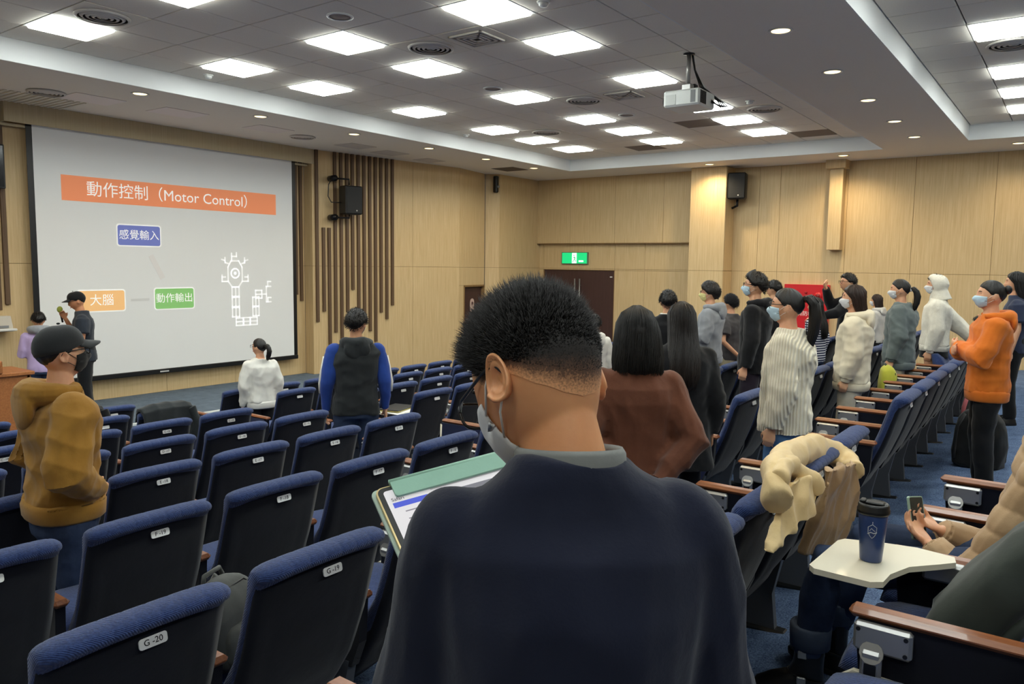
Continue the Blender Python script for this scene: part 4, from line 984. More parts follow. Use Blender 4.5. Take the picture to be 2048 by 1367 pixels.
    if mask:
        mb = MB(); A = mask_mb(mb, HM, **(dict(bulge=.012))); mo = obj('face_mask', mb, mask, R)
        for s, c in ((-1, 0), (1, -1)):
            for r_, zz in ((2, .014), (8, -.03)):
                p = Vector(A[r_][c]); obj('ear_loop', MB().tube([p, p.lerp(Vector((s*.080, -.012, zz)), .6)+Vector((s*.003, 0, 0)), Vector((s*.081, -.020, zz))], .0016, 5, HM), STRING if mask is not MASKK else mask, mo)
    if glasses:
        gm = mat('glasses_frame', (18, 17, 18), .3); gl = empty('glasses'); gl.parent = R
        for s in (-1, 1):
            obj('rim', MB().tube([(s*.034+x_, .101, .008+z_) for x_, z_ in rrect(-.026, -.02, .026, .018, .012, 3)+[rrect(-.026, -.02, .026, .018, .012, 3)[0]]], .0022, 6, HM), gm, gl)
            obj('temple', MB().tube([(s*.06, .1, .014), (s*.074, .07, .014), (s*.082, .0, .012), (s*.080, -.022, .006), (s*.076, -.03, -.012)], .0024, 6, HM), gm, gl)
        obj('bridge', MB().tube([(-.009, .104, .012), (0, .108, .015), (.009, .104, .012)], .002, 6, HM), gm, gl)
    if face:
        for s in (-1, 1):
            ep = head_surface(math.atan2(s*.032, .085), math.radians(8.0))
            obj('eye', MB().ell((s*.031, ep[1]-.004, .012), (.011, .006, .0055), 10, 6, HM), mat('eye_dark', (40, 30, 28), .2), body)
            if hair != 'none': obj('eyebrow', MB().tube([(s*.018, ep[1]+.011, .029), (s*.032, ep[1]+.009, .034), (s*.046, ep[1]-.001, .030)], .0024, 5, HM), hairm, body)
        if not mask: obj('lips', MB().ell((0, float(head_surface(0., -.62)[1])+.001, -.066), (.02, .006, .0065), 12, 6, HM), mat('lips', (176, 104, 92), .5), body)
    if cap:
        cm = MB(); az = np.linspace(0, 2*PI, 40, endpoint=False); rings = []
        for k in range(10):
            t = k/9; e0 = np.radians(np.interp(np.abs(np.degrees((az+PI) % (2*PI)-PI)), [0, 60, 90, 180], [24, 18, 10, -6])); e_ = e0+(PI/2-.05-e0)*t
            p = head_surface(az, e_); d = p/np.linalg.norm(p, axis=-1, keepdims=True); rings.append([tuple(q) for q in p+d*(.012+.012*math.sin(PI*t))])
        cm.loft(rings, True, HM); co_ = obj('cap', cm, cap, R)
        br = MB(); n = 15; A = []; Bv = []
        for k in range(n):
            a = -1.0+2.0*k/(n-1); bx = .082*math.sin(a*1.05); by = .085*math.cos(a*.95)+.008; ln = .078*math.cos(a*1.2)**.7 if abs(a*1.2) < PI/2 else 0
            zz = .05-.02*abs(a)**2
            A.append([(bx*(1+.12*q), by+ln*q, zz-.012*q-.002*q*q) for q in (0, .33, .66, 1)]); Bv.append([(x_, y_, z_-.004) for x_, y_, z_ in A[-1]])
        rg = [a+b[::-1] for a, b in zip(A, Bv)]; br.loft(rg, True, HM); obj('brim', br, cap, co_); obj('button', MB().ell((0, 0, .133), (.008, .008, .005), 10, 6, HM), cap, co_)
    if extra: extra(R, HM, UP, dict(el=el, wr=wr, sh=sh, H=H, B=B))
    return R, HM, UP
# clothes colours
def cl(n, c, c2=None, **k): return mat(n, c, .9, k.pop('kind', 'fabric'), c2, **k)
TAN = cl('tan_canvas', (170, 126, 54), (138, 97, 36), bump=.3); WHITEC = cl('white_cotton', (228, 226, 218), (210, 208, 200), bump=.25)
NAVYC = cl('navy_cotton', (27, 32, 52), (19, 23, 40), bump=.3); BROWNC = cl('brown_cotton', (110, 68, 50), (84, 50, 36), bump=.35)
GREYH = cl('grey_marl', (150, 154, 160), (126, 130, 136)); CREAMH = cl('cream_fleece', (226, 216, 192), (206, 196, 170)); SAGE = cl('grey_green_cotton', (110, 120, 120), (86, 96, 96))
ORANGE = cl('orange_cotton', (222, 124, 44), (196, 98, 26)); FLEECE = cl('white_fleece', (234, 230, 216), (214, 210, 196), bump=.6, scale=3.); KNIT = mat('cream_rib_knit', (236, 228, 206), .95, 'knit', (212, 202, 176), bump=.7)
KHAKI = cl('khaki_cotton', (196, 184, 156), (170, 158, 130)); STRIPE = mat('navy_white_stripe', (222, 222, 226), .9, 'stripe', (34, 42, 72)); CHAR = cl('charcoal_nylon', (44, 48, 50), (32, 35, 37)); BLUE = cl('royal_blue_nylon', (42, 74, 156), (30, 56, 124)); DT = cl('dark_slate_cotton', (48, 54, 64), (36, 41, 50)); LAV = cl('lavender_cotton', (196, 178, 220), (178, 158, 206))
CAPM = cl('charcoal_twill', (54, 56, 58), (40, 42, 44)); BLACKT = cl('matte_black_cloth', (24, 25, 29), (15, 16, 19)); DKT = cl('dark_grey_cotton', (76, 74, 76), (60, 58, 60)); NVT = cl('slate_navy_cotton', (52, 60, 84), (40, 46, 66))
PUFF = mat('beige_puffer', (188, 158, 122), .6, 'fabric', (160, 130, 96), bump=.3); GREYT = cl('grey_tee', (120, 122, 120), (100, 102, 100))

def spot(u, v, y, hairz=.012):
    """where a person stands whose head top shows at pixel u, v and who stands at depth y on the raked floor"""
    p = atY(u, v, y); return p.x, y, p.z-fl(y)-hairz

# --- the man in front with the tablet
FADE = mat('fade_hair', (30, 24, 22), .6)
def fade_setup():
    nt = FADE.node_tree; N = nt.nodes; L = nt.links; b = N['Principled BSDF']
    at_ = N.new('ShaderNodeAttribute'); at_.attribute_name = 'fade'; nz = N.new('ShaderNodeTexNoise'); nz.inputs['Scale'].default_value = 420; nz.inputs['Detail'].default_value = 3
    tc = N.new('ShaderNodeTexCoord'); L.new(tc.outputs['Object'], nz.inputs['Vector'])
    ma = N.new('ShaderNodeMath'); ma.operation = 'MULTIPLY_ADD'; L.new(nz.outputs[0], ma.inputs[0]); ma.inputs[1].default_value = .7; ma.inputs[2].default_value = -.35
    ad = N.new('ShaderNodeMath'); ad.operation = 'ADD'; L.new(at_.outputs['Fac'], ad.inputs[0]); L.new(ma.outputs[0], ad.inputs[1])
    mx = N.new('ShaderNodeValToRGB'); L.new(ad.outputs[0], mx.inputs[0]); e = mx.color_ramp.elements; e[0].position = .0; e[0].color = lin((222, 160, 112)); e[1].position = .85; e[1].color = lin((26, 21, 20))
    k = mx.color_ramp.elements.new(.4); k.color = lin((96, 66, 48)); L.new(mx.outputs[0], b.inputs['Base Color'])
fade_setup()
def fg_extra(R, HM, UP, J):
    # cropped sides: a thin shell whose cover thins towards nape and temples
    n, m_ = 72, 18; az = np.linspace(0, 2*PI, n, endpoint=False); e0 = hairline(az, -4); rings = []; fd = []
    for k in range(m_+1):
        t = k/m_; el = e0+(np.radians(87)-e0)*t; p = head_surface(az, el); d = p/np.linalg.norm(p, axis=-1, keepdims=True)
        rings.append([tuple(q) for q in p+d*(.0006+.003*t)]); fd += [min(1., max(0., (t-.015)/.21))]*n
    sh_ = MB().loft(rings, False, HM).mesh('hair_fade'); at_ = sh_.attributes.new('fade', 'FLOAT', 'POINT'); at_.data.foreach_set('value', fd)
    obj('hair_fade', sh_, FADE, R)
    hr = MB()
    def ln(a, e, lo):
        dg_ = math.degrees(e); return .003+.027*max(0, min(1, (dg_+8)/48))**1.15
    spikes(hr, HM, 19000, 5, ln, tilt=.8, w=.0009, base=.001, shift=10, lean=(0, .3, .05))
    tag(obj('hair', hr, mat('cropped_hair', (30, 26, 26), .55, 'hair', (12, 10, 10)), R), kind='stuff')
FG, FHM, FUP = person('man in navy sweatshirt with short spiky hair, bent over a tablet', .758, .46, 1.592, 52, top=('sweater', NAVYC), pants=(DENIM, .01), arms=(((.138, .03, .625), (.085, .20, .672), (.3, -.3, 1)), ((.14, .02, .625), (.04, .19, .655), (0, -.3, 1))), head=(-36, 34), lean=8, hair='fade', mask=MASKW, glasses=True, vox=.009, hem=.47, ease=.030, build=.90, body_fold=.009, fold_freq=14, bvox=.0045, extra=fg_extra, collar=GREYT, seed=21, hidden_low=True, headsize=1.09, sep_ears=True, skin=mat('skin_foreground', (222, 160, 112), .5, 'skin', (204, 138, 92)))
# --- man in the tan jacket
person('man in tan canvas jacket, dark cap and black mask looking along the rows', *spot(112, 650, 3.50), 98, top=('jacket', TAN), pants=(DENIM, .014), arms=('pocket', 'pocket'), head=(-4, -3), hair='short', mask=MASKK, glasses=True, vox=.009, hem=.535, ease=.045, hood=(1.0, 1.0), cuff=TAN, cap=CAPM, build=1.06, body_fold=.016, fold_freq=17, seed=11)
# --- by the stage
def mic(R, HM, UP, J):
    w = UP @ Vector(J['wr'][1])
mp_ = atZ(192, 822, -2.0)
pr_ = person('presenter in dark T-shirt and black cap speaking into a microphone on the stage', 4.62, 9.95, 1.60, -62, z=-2.0, top=('tee', DT), pants=(BLACKT, .016), arms=('hold', 'mic'), head=(-4, 14), lean=3, hair='short', glasses=True, sleeve=.4, hem=.46, cap=BLACKT, skin=SKIN2, shoes=True)
person('person in lavender top and grey hood behind the lectern desk', 4.12, 10.0, 1.36, 20, z=-2.0, top=('hoodie', LAV), pants=(DENIM, .01), arms=('hold', 'hold'), head=(0, 10), hair='short', extra=lambda R, HM, UP, J: obj('grey_hood', remesh(MB().tube([(.09*math.sin(a), -.09*math.cos(a)-.01, 1.16) for a in np.linspace(-2, 2, 11)], [.03+.03*math.cos(a*.7) for a in np.linspace(-2, 2, 11)], 12), .011, 3, folds=dict(amp=.005, freq=34, seed=2)), GREYH, R))
x, y, h = spot(520, 675, 7.42)
person('woman in white sweatshirt with a low ponytail near the front rows', x, y, h, 22, top=('sweater', WHITEC), pants=(BLACKC, .006), arms=('down', 'down'), head=(-34, -2), hair='ponytail', hairkw=dict(L=.2, root=(0, -.1, .03)), glasses=True, ease=.03, hem=.50, cuff=WHITEC, body_fold=.008)
x, y, h = spot(711, 617, 4.85)
def sleeves(R, HM, UP, J):
    for i, s in ((0, -1), (1, 1)):
        a, b, c = [Vector(J[k][i]) for k in ('sh', 'el', 'wr')]; n = Vector((s, 0, 0))
        m_ = MB(); m_.tube([a.lerp(b, .12), a.lerp(b, .6), b, b.lerp(c, .35)], [.078, .074, .066, .056], 14, UP); m_.ell(a, (.078, .078, .078), 14, 9, UP); m_.tube([b.lerp(c, .3), c], [.054, .04], 12, UP); sl = obj('blue_sleeve', remesh(m_, .011, 3, folds=dict(amp=.005, freq=26, seed=3+i)), BLUE, R)
        obj('white_stripe', MB().tube([a.lerp(b, .14)+n*.068, a.lerp(b, .6)+n*.064, b+n*.056, b.lerp(c, .34)+n*.048], .017, 8, UP, flat=.8), WHITEC, sl)
person('man in black and royal blue windbreaker standing in the aisle, back turned', x, y, h, 38, top=('jacket', CHAR), pants=(DENIM, .01), arms=('down', 'down'), head=(22, 4), hair='short', mask=MASKW, glasses=True, ease=.036, hood=(.85, .95), hem=.47, body_fold=.008, build=1.08, nosleeve=True, extra=sleeves, hairkw=dict(thick=.02))
# --- right hand side
x, y, h = spot(1277, 612, 1.52)
person('woman with black shoulder-length bob in a loose brown top, arms behind her', x, y, h, 52, top=('sweater', BROWNC), pants=(BLACKC, .008), arms=('behind', 'behind'), head=(0, 6), hair='bob', hairkw=dict(strands=900, sr=.003), vox=.009, ease=.034, hem=.42, body_fold=.010, fold_freq=19, face=True, headsize=1.06)
x, y, h = spot(1366, 603, 1.9)
person('woman with long dark hair in a black coat standing in the aisle', x, y, h, 48, top=('coat', BLACKT), pants=(BLACKC, .006), arms=('down', 'down'), head=(8, 4), hair='long', hairm=mat('soft_black_hair', (40, 32, 30), .36, 'hair', (16, 13, 12)), hairkw=dict(strands=500, sr=.003), ease=.036, face=True)
x, y, h = spot(1337, 580, 3.54)
person('person with black cap worn backwards and black varsity jacket', x, y, h, 60, top=('jacket', BLACKT), pants=(BLACKC, .01), head=(0, 0), hair='short', ease=.03, collar=WHITEC, hairkw=dict(thick=.02))
x, y, h = spot(1424, 564, 3.52)
person('person in grey hoodie with pale yellow mask and curtained black hair', x, y, h, -8, top=('hoodie', GREYH), pants=(DENIM, .012), arms=('hold', 'hold'), head=(-8, 0), hair='short', mask=MASKY, glasses=True, ease=.04, hood=(.9, 1.), cuff=GREYH, hem=.49, hairkw=dict(thick=.028, shift=-14, front=.2), body_fold=.008)
x, y, h = spot(1464, 588, 3.55)
person('person in dark grey T-shirt and black beanie, hands clasped behind', x, y, h, 20, top=('tee', DKT), pants=(KHAKI, .02), arms=('behind', 'behind'), head=(0, 0), hair='short', sleeve=.4, ease=.03, cap=None, hairm=BLACKT, hairkw=dict(thick=.024, ridge=0, shift=-4))
x, y, h = spot(1515, 545, 2.55)
person('tall man in black hooded jacket with light blue mask', x, y, h, -6, top=('jacket', BLACKT), pants=(mat('plum_trousers', (48, 40, 52), .9, 'fabric'), .014), arms=('down', 'down'), head=(-6, -2), hair='short', mask=MASKB, glasses=True, ease=.036, hood=(.7, .95), hem=.45, hairkw=dict(thick=.024, front=.5))
x, y, h = spot(1551, 560, 3.54)
person('dark-haired person in black behind the tall masked man', x, y, h, 10, top=('jacket', BLACKT), pants=(BLACKC, .01), hair='short', ease=.03)
x, y, h = spot(1583, 573, 1.38)
def scr(R, HM, UP, J): obj('hair_tie', MB().tube([(.018*math.cos(a), -.112, .05+.018*math.sin(a)) for a in np.linspace(0, 2*PI, 12)], .006, 6, HM), mat('red_tie', (190, 60, 50), .8), R)
person('woman in cream ribbed sweater and light jeans with a high ponytail', x, y, h, -4, top=('sweater', KNIT), pants=(DENIML, .02), arms=('down', 'down'), head=(-4, 0), hair='ponytail', hairkw=dict(L=.33, root=(0, -.1, .05), thick=.036, strands=200), mask=MASKB, glasses=True, ease=.05, hem=.46, vox=.011, extra=scr, body_fold=.006)
x, y, h = spot(1634, 594, 2.57)
person('girl with long black hair in navy and white striped top', x, y, h, 12, top=('sweater', STRIPE), pants=(DENIM, .01), hair='long', ease=.024, collar=WHITEC)
x, y, h = spot(1700, 546, 2.57)
person('man in dark top adjusting his glasses with a raised hand', x, y, h, -25, top=('sweater', BLACKT), pants=(BLACKC, .01), arms=('reach', 'raise'), head=(-10, 0), hair='short', glasses=True, ease=.026)
x, y, h = spot(1714, 569, 1.58)
person('woman in cream hooded sweatshirt and pale trousers with brown hair', x, y, h, -6, top=('hoodie', CREAMH), pants=(mat('stone_trousers', (206, 200, 184), .9, 'fabric', (184, 178, 160)), .03), arms=('down', 'down'), head=(-6, 2), hair='mid', hairm=HAIRB, mask=MASKW, ease=.055, hood=(.9, .95), cuff=CREAMH, hem=.46, body_fold=.008)
x, y, h = spot(1756, 588, 2.55)
person('girl with brown hair in a pale grey jacket farther along the rows', x, y, h, 10, top=('jacket', mat('pale_grey_cloth', (206, 204, 200), .9, 'fabric')), pants=(BLACKC, .01), hair='mid', hairm=HAIRB, mask=MASKW, hood=(.7, .9))
x, y, h = spot(1807, 556, 1.5)
person('woman in loose grey-green sweatshirt and beige trousers with a low ponytail', x, y, h, 2, top=('sweater', SAGE), pants=(KHAKI, .026), arms=('down', 'down'), head=(-8, 4), hair='ponytail', hairkw=dict(L=.24, root=(0, -.095, .0), thick=.032), mask=MASKW, ease=.055, cuff=SAGE, hem=.46, body_fold=.008, extra=lambda R, HM, UP, J: obj('scrunchie', MB().tube([(.02*math.cos(a), -.108, .0+.02*math.sin(a)) for a in np.linspace(0, 2*PI, 12)], .009, 7, HM), MASKW, R))
x, y, h = spot(1878, 549, 1.3)
person('person in white fleece jacket with the hood up, leaning back on a chair', x, y, h, -4, top=('fleece', FLEECE), pants=(SKIN, .006), arms=('down', 'back'), head=(-6, 0), hair='short', mask=MASKW, ease=.05, cuff=FLEECE, hem=.52, hood_up=True, body_fold=.006, extra=lambda R, HM, UP, J: obj('shorts', MB().loft([er(zz*J['H'], w*J['B'], d*J['B']) for zz, w, d in ((.44, .122, .09), (.5, .116, .086), (.54, .108, .08))], True), BLACKC, R))
x, y, h = spot(1990, 558, .5)
person('woman in orange hoodie with hair in a bun, arms crossed', x, y, h, -12, top=('hoodie', ORANGE), pants=(BLACKC, .014), arms=('cross', ((.15, .06, .645), (-.02, .135, .672), (0, -1, 0))), head=(-6, 0), hair='bun', mask=MASKB, ease=.04, hood=(.85, .95), cuff=ORANGE, hem=.49, vox=.011, body_fold=.009, fold_freq=20)
x, y, h = spot(2037, 543, .55)
person('dark-haired person in slate navy top behind the woman in orange', x, y, h, -5, top=('tee', NVT), pants=(BLACKC, .012), arms=('down', 'hold'), hair='mid', sleeve=.4)
x, y, h = spot(1190, 628, 4.5)
person('person in white hooded top partly hidden by the man in front', x, y, h, 40, top=('hoodie', WHITEC), pants=(DENIM, .01), hair='short', hood=(.9, 1.))
# seated person far along the row
p = atY(1966, 632, .92)
person('seated person with black hair low behind the chair row', p.x, .92, 1.6, 0, z=p.z-1.61, top=('sweater', BLACKT), legs=[((s*.08, 0, .80), (s*.09, .42, .82), (s*.09, .40, .40)) for s in (-1, 1)], pants=(BLACKC, .01), arms=('hold', 'hold'), hair='short', shoes=False)
# seated woman with the phone
GX0, GY0, GZ0, GH = 3.06, .07, -1.79, 1.56
def boots(R, HM, UP, J):
    for (ax, ay, rot) in ((-.15, .68, 14), (.14, .66, -22)):
        Mb = Matrix.Translation((ax, ay, fl(GY0+ay)-GZ0)) @ Matrix.Rotation(math.radians(rot), 4, 'Z')
        b = MB(); b.loft([er(zz, w, d, y_, 18) for zz, w, d, y_ in ((.018, .046, .135, .05), (.03, .047, .136, .05), (.06, .045, .128, .046), (.085, .042, .10, .024), (.11, .043, .066, -.008), (.15, .045, .056, -.016), (.2, .048, .056, -.018), (.25, .05, .058, -.018), (.26, .046, .054, -.018))], True, Mb)
        bo = obj('boot', remesh(b, .008, 2, folds=dict(amp=.002, freq=60, seed=4)), LEATHER, R)
        obj('sole', MB().loft([er(zz, w, d, .05, 18) for zz, w, d in ((0, .048, .138), (.018, .05, .14), (.024, .046, .136))], True, Mb), mat('rubber_sole', (28, 27, 27), .7), bo)
        for zz in (.1, .2):
            obj('strap', MB().tube([Mb @ Vector((.047*math.cos(a), -.012+(.064 if zz < .15 else .058)*math.sin(a)+(.006 if zz < .15 else 0), zz+.012*math.sin(a))) for a in np.linspace(0, 2*PI, 20)], .006, 6, flat=.4), LEATHER, bo)
            obj('buckle', MB().box((-.06, -.01, zz-.014), (-.05, .022, zz+.014), .003, Mb), SILVER, bo, smooth=False)
        obj('jean_cuff', MB().lathe([(.060, .225), (.072, .22), (.075, .295), (.070, .305), (.060, .3)], 18, Mb @ Matrix.Translation((0, -.018, 0))), mat('denim_cuff', (84, 94, 112), .9, 'denim'), R)
person('seated woman in beige puffer jacket and jeans looking at her phone', GX0, GY0, GH, 0, z=GZ0, top=('jacket', PUFF), pants=(DENIM, .016), arms=(((.102, .105, .46), (.05, .195, .512), (.2, -.4, .9)), ((.11, .075, .47), (.035, .185, .525), (.2, -.6, .8))), head=(-8, 20), lean=-8, hair='long', hairm=HAIRB, hairkw=dict(strands=700, sr=.003), legs=[((-.08, 0, .80), (-.145, .62, .72), (-.15, .665, .36)), ((.08, 0, .80), (.13, .55, .74), (.14, .645, .36))], vox=.009, build=.95, hem=.49, ease=.038, hood=(.7, .95), puff=(.085, .009), shoes=False, body_fold=.008, fold_freq=20, extra=boots, seed=33, bvox=.0055)
# ================================================================ belongings
from mathutils import Quaternion
def frame(o, ex, ey):
    ex = Vector(ex).normalized(); ey = Vector(ey); ey = (ey-ex*ey.dot(ex)).normalized(); ez = ex.cross(ey)
    return Matrix(((ex.x, ey.x, ez.x, o[0]), (ex.y, ey.y, ez.y, o[1]), (ex.z, ey.z, ez.z, o[2]), (0, 0, 0, 1)))
# tablet in the hands of the man in front: origin at the far left corner, x along the top edge, y from bottom to top
tb = thing('tablet_computer', 'tablet in a gold frame with a mint green folded cover, showing a web page', 'tablet')
tb.matrix_world = frame((.961, 1.007, -.407), (.208, -.109, .035), (.062, .150, .096))
TWd, TH = .28, .215
obj('back_shell', MB().prism(rrect(0, -TH, TWd, 0, .014), -.008, -.001), mat('gold_frame', (214, 190, 140), .3, metal=.8), tb, smooth=False)
obj('bezel', MB().prism(rrect(.003, -TH+.003, TWd-.003, -.003, .012), -.001, .0004), BLACK, tb, smooth=False)
scn = obj('display', MB().prism(rrect(.012, -TH+.012, TWd-.012, -.012, .006), .0004, .0008), mat('tablet_glow', (206, 202, 206), .25, emit=.28), tb, smooth=False)
def ui(x0, y0, x1, y1, c, nm='ui_block', e=.2, k=0): obj(nm, MB().box((x0, -y1, .0009+k*.0002), (x1, -y0, .001+k*.0002)), mat('ui_%d_%d_%d' % c, c, .4, emit=e), scn, smooth=False)
ui(.02, .043, .086, .055, (62, 78, 196), 'selected_row'); ui(.095, .02, .262, .036, (170, 168, 172), 'toolbar'); ui(.132, .048, .268, .058, (112, 110, 120), 'tab_bar'); ui(.132, .058, .137, .2, (112, 110, 120), 'side_rule'); ui(.139, .074, .268, .0765, (140, 138, 146), 'line')
ui(.139, .059, .268, .074, (232, 232, 236), 'content', .3); ui(.139, .077, .268, .2, (236, 236, 240), 'content', .35)
for k in range(5): ui(.036, .066+k*.017+(k > 1)*.006, .066-(k % 2)*.01, .0685+k*.017+(k > 1)*.006, (122, 118, 128), 'menu_line')
for k in range(4): ui(.148+k*.02, .0645, .16+k*.02, .0665, (120, 120, 126), 'text_line')
for k in range(3): obj('icon_ring', MB().tube([(.119+.0036*math.cos(a), -.070-.0125*k+.0036*math.sin(a), .0012) for a in np.linspace(0, 2*PI, 12)], .0009, 5), mat('ui_orange', (226, 156, 70), .4, emit=.3), scn)
ui(.1, .05, .106, .058, (70, 140, 110), 'icon')
tm = text_mesh('Safari', .011, 'LEFT'); tm.materials.append(INK); obj('heading', tm, None, scn, (.02, -.036, .0012))
MINT = mat('mint_cover', (150, 190, 172), .6, 'fabric', (138, 178, 160), bump=.1)
cv = obj('cover', MB().prism(rrect(.03, -.034, TWd-.002, .004, .006), .002, .007), MINT, tb, smooth=False)
obj('cover_fold', MB().tube([(.03, .004, .002), (TWd-.002, .004, .002)], .006, 10), MINT, cv)
obj('cover_back', MB().prism(rrect(-.006, -TH-.006, TWd+.004, .004, .012), -.014, -.009), mat('pale_cover', (176, 196, 184), .6), tb, smooth=False)

# open tray on the chair with the backpack, tumbler on it
def tray(loc):
    o = tag(obj('writing_tray', MB().prism([(-.02, -.05), (.0, .06), (-.02, .16), (-.06, .27), (-.09, .285), (-.37, .30), (-.395, .28), (-.40, .12), (-.375, .09), (-.30, .085), (-.2, .05), (-.12, -.02), (-.07, -.06)], -.009, .009), CREAM, None, loc, False)); return o
i17 = [o for o in COL.objects if o.get('label') == SPECIAL[('I', 17)]][0]
TRZ = .612
tr = tray((P_/2-.02, .485, TRZ)); tr.parent = i17; tr.name = 'open_tray'
obj('tray_hinge', MB().box((P_/2-.07, .40, TRZ-.075), (P_/2-.03, .52, TRZ-.012), .008), SILVER, i17, smooth=False)
d14 = [o for o in COL.objects if o.get('label') == SPECIAL[('D', 14)]][0]
tr2 = tray((P_/2-.02, .4, TRZ)); tr2.parent = d14; tr2.name = 'open_tray'
def tumbler(x, y, z):
    t = thing('tumbler', 'navy travel tumbler with black lid standing on the open tray', 'tumbler', (x, y, z))
    cp = obj('cup', MB().lathe([(.002, 0), (.031, 0), (.0325, .004), (.0425, .15), (.042, .152), (.002, .152)], 32), mat('navy_enamel', (44, 66, 116), .35, coat=.3), t)
    ld = obj('lid', MB().lathe([(.002, .150), (.0445, .150), (.0475, .155), (.0475, .164), (.045, .168), (.0455, .176), (.042, .182), (.039, .183), (.037, .178), (.002, .177)], 32), BLACK, t)
    obj('sip_flap', MB().box((-.013, -.03, .177), (.013, .024, .186), .003), BLACK, ld, smooth=False); obj('sip_tab', MB().box((-.016, .024, .178), (.016, .04, .190), .003), BLACK, ld, smooth=False)
    # crest
    az0 = math.atan2(-y, -x)
    def onc(a, zz): r_ = .0325+.01*(zz-.004)/.146+.0006; return (r_*math.cos(az0+a), r_*math.sin(az0+a), zz)
    cm = mat('crest_silver', (196, 200, 206), .4)
    cr = obj('crest_shield', MB().tube([onc(a/r_ if False else a, zz) for a, zz in ((-.3, .115), (0, .124), (.3, .115), (.3, .098), (.16, .087), (0, .08), (-.16, .087), (-.3, .098), (-.3, .115))], .0009, 5), cm, cp)
    obj('crest_band', MB().tube([onc(-.34, .093), onc(-.1, .099), onc(.12, .096), onc(.34, .1)], .0014, 5), cm, cp); obj('crest_hill', MB().tube([onc(-.2, .103), onc(-.05, .112), onc(.05, .107), onc(.2, .103)], .0009, 5), cm, cp); obj('crest_mast', MB().tube([onc(0, .124), onc(0, .133)], .0009, 5), cm, cp)
tumbler(2.57, .478, fl(-.165)+TRZ+.010)

def pack(name, label, loc, rz, size, m1, m2, cat='backpack', tilt=0, straps=True, group=None):
    t = thing(name, label, cat, loc, rz, group); t.rotation_euler = (math.radians(tilt), 0, rz); w, d, h = size
    b = MB(); b.loft([er(z*h, w*k, d*q, 0, 22, 0, 3.2) for z, k, q in ((0, .86, .8), (.03, .97, .96), (.3, 1, 1), (.6, .97, .92), (.82, .85, .75), (.94, .62, .5), (1.0, .3, .22))]); body = obj('body', remesh(b, .014, 2, folds=dict(amp=.006, freq=26, seed=int(h*100))), m1, t)
    p = MB(); p.loft([er(z*h, w*k*.86, d*.35*q, -d*.82, 18, 0, 3.) for z, k, q in ((.06, .85, .7), (.1, 1, 1), (.36, 1, 1), (.46, .92, .75), (.5, .7, .3))]); obj('front_pocket', remesh(p, .012, 2, folds=dict(amp=.004, freq=30, seed=3)), m2, t)
    obj('zip', MB().tube([(-w*.8, -d*.55, h*.5), (-w*.75, -d*.62, h*.72), (-w*.4, -d*.5, h*.88), (w*.4, -d*.5, h*.88), (w*.75, -d*.62, h*.72), (w*.8, -d*.55, h*.5)], .004, 6), DARKM, t)
    obj('top_handle', MB().tube([(-.05, d*.3, h*.95), (-.04, d*.3, h*1.04), (.04, d*.3, h*1.04), (.05, d*.3, h*.95)], .008, 7), m2, t)
    if straps:
        for s in (-1, 1): obj('strap', MB().tube([(s*w*.45, d*.6, h*.9), (s*w*.55, d*1.15, h*.7), (s*w*.6, d*1.2, h*.4), (s*w*.7, d*.9, h*.12)], .018, 8, flat=.35), m2, t)
    return t
OLIVE = mat('olive_grey_nylon', (58, 64, 58), .75, 'fabric', (46, 51, 46)); BLKN = mat('black_nylon', (24, 25, 26), .7, 'fabric', (16, 17, 18)); GRYN = mat('grey_nylon', (78, 80, 78), .75, 'fabric', (60, 62, 60))
pack('backpack', 'dark olive grey backpack lying on the seat behind the tumbler tray', (2.50, .24, fl(-.165)+.475), 0, (.17, .095, .44), OLIVE, OLIVE, tilt=32, straps=False)
pack('backpack', 'large black backpack standing on the carpet behind the row of chairs', (7.35, .60, fl(.6)), math.radians(70), (.20, .13, .48), BLKN, BLKN)
pb = pack('shoulder_bag', 'grey and pink bag leaning behind the large black backpack', (7.75, .66, fl(.6)), math.radians(80), (.15, .09, .62), GRYN, mat('dusty_pink', (190, 104, 108), .8, 'fabric'), 'bag')
p = atZ(466, 1268, fl(2.2)+.62); pack('backpack', 'grey-black backpack on the seat between chairs G-20 and G-19', (1.40, 2.12, fl(1.777)+.462), .4, (.13, .09, .27), GRYN, GRYN, tilt=-8)
pack('backpack', 'small black backpack with yellow tags on a seat beside the beige coat', (2.30, 1.22, fl(.806)+.462), .8, (.12, .08, .26), BLKN, BLKN, tilt=-8)
pack('backpack', 'black backpack on a seat next to the woman in the brown top', (2.63, 1.20, fl(.806)+.462), .5, (.15, .09, .30), BLKN, BLKN, tilt=-5)
YEL = mat('yellow_green_nylon', (196, 196, 70), .7, 'fabric'); pack('backpack', 'yellow-green backpack on a seat behind the woman in grey-green', (8.35, 1.5, fl(1.5)+.5), .3, (.14, .09, .26), YEL, GRYN, straps=False)

# phone
phn = thing('phone', 'dark phone held up in both hands by the seated woman', 'phone')
phn.matrix_world = frame((3.035, .405, -.955), (.85, -.45, -.1), (-.12, .30, .75))
obj('case', MB().prism(rrect(-.037, 0, .037, .152, .008), -.009, 0), mat('sage_case', (150, 176, 160), .5), phn, smooth=False); obj('screen', MB().prism(rrect(-.034, .004, .034, .148, .006), 0, .0006), mat('phone_glass', (30, 40, 40), .15, emit=.1), phn, smooth=False)

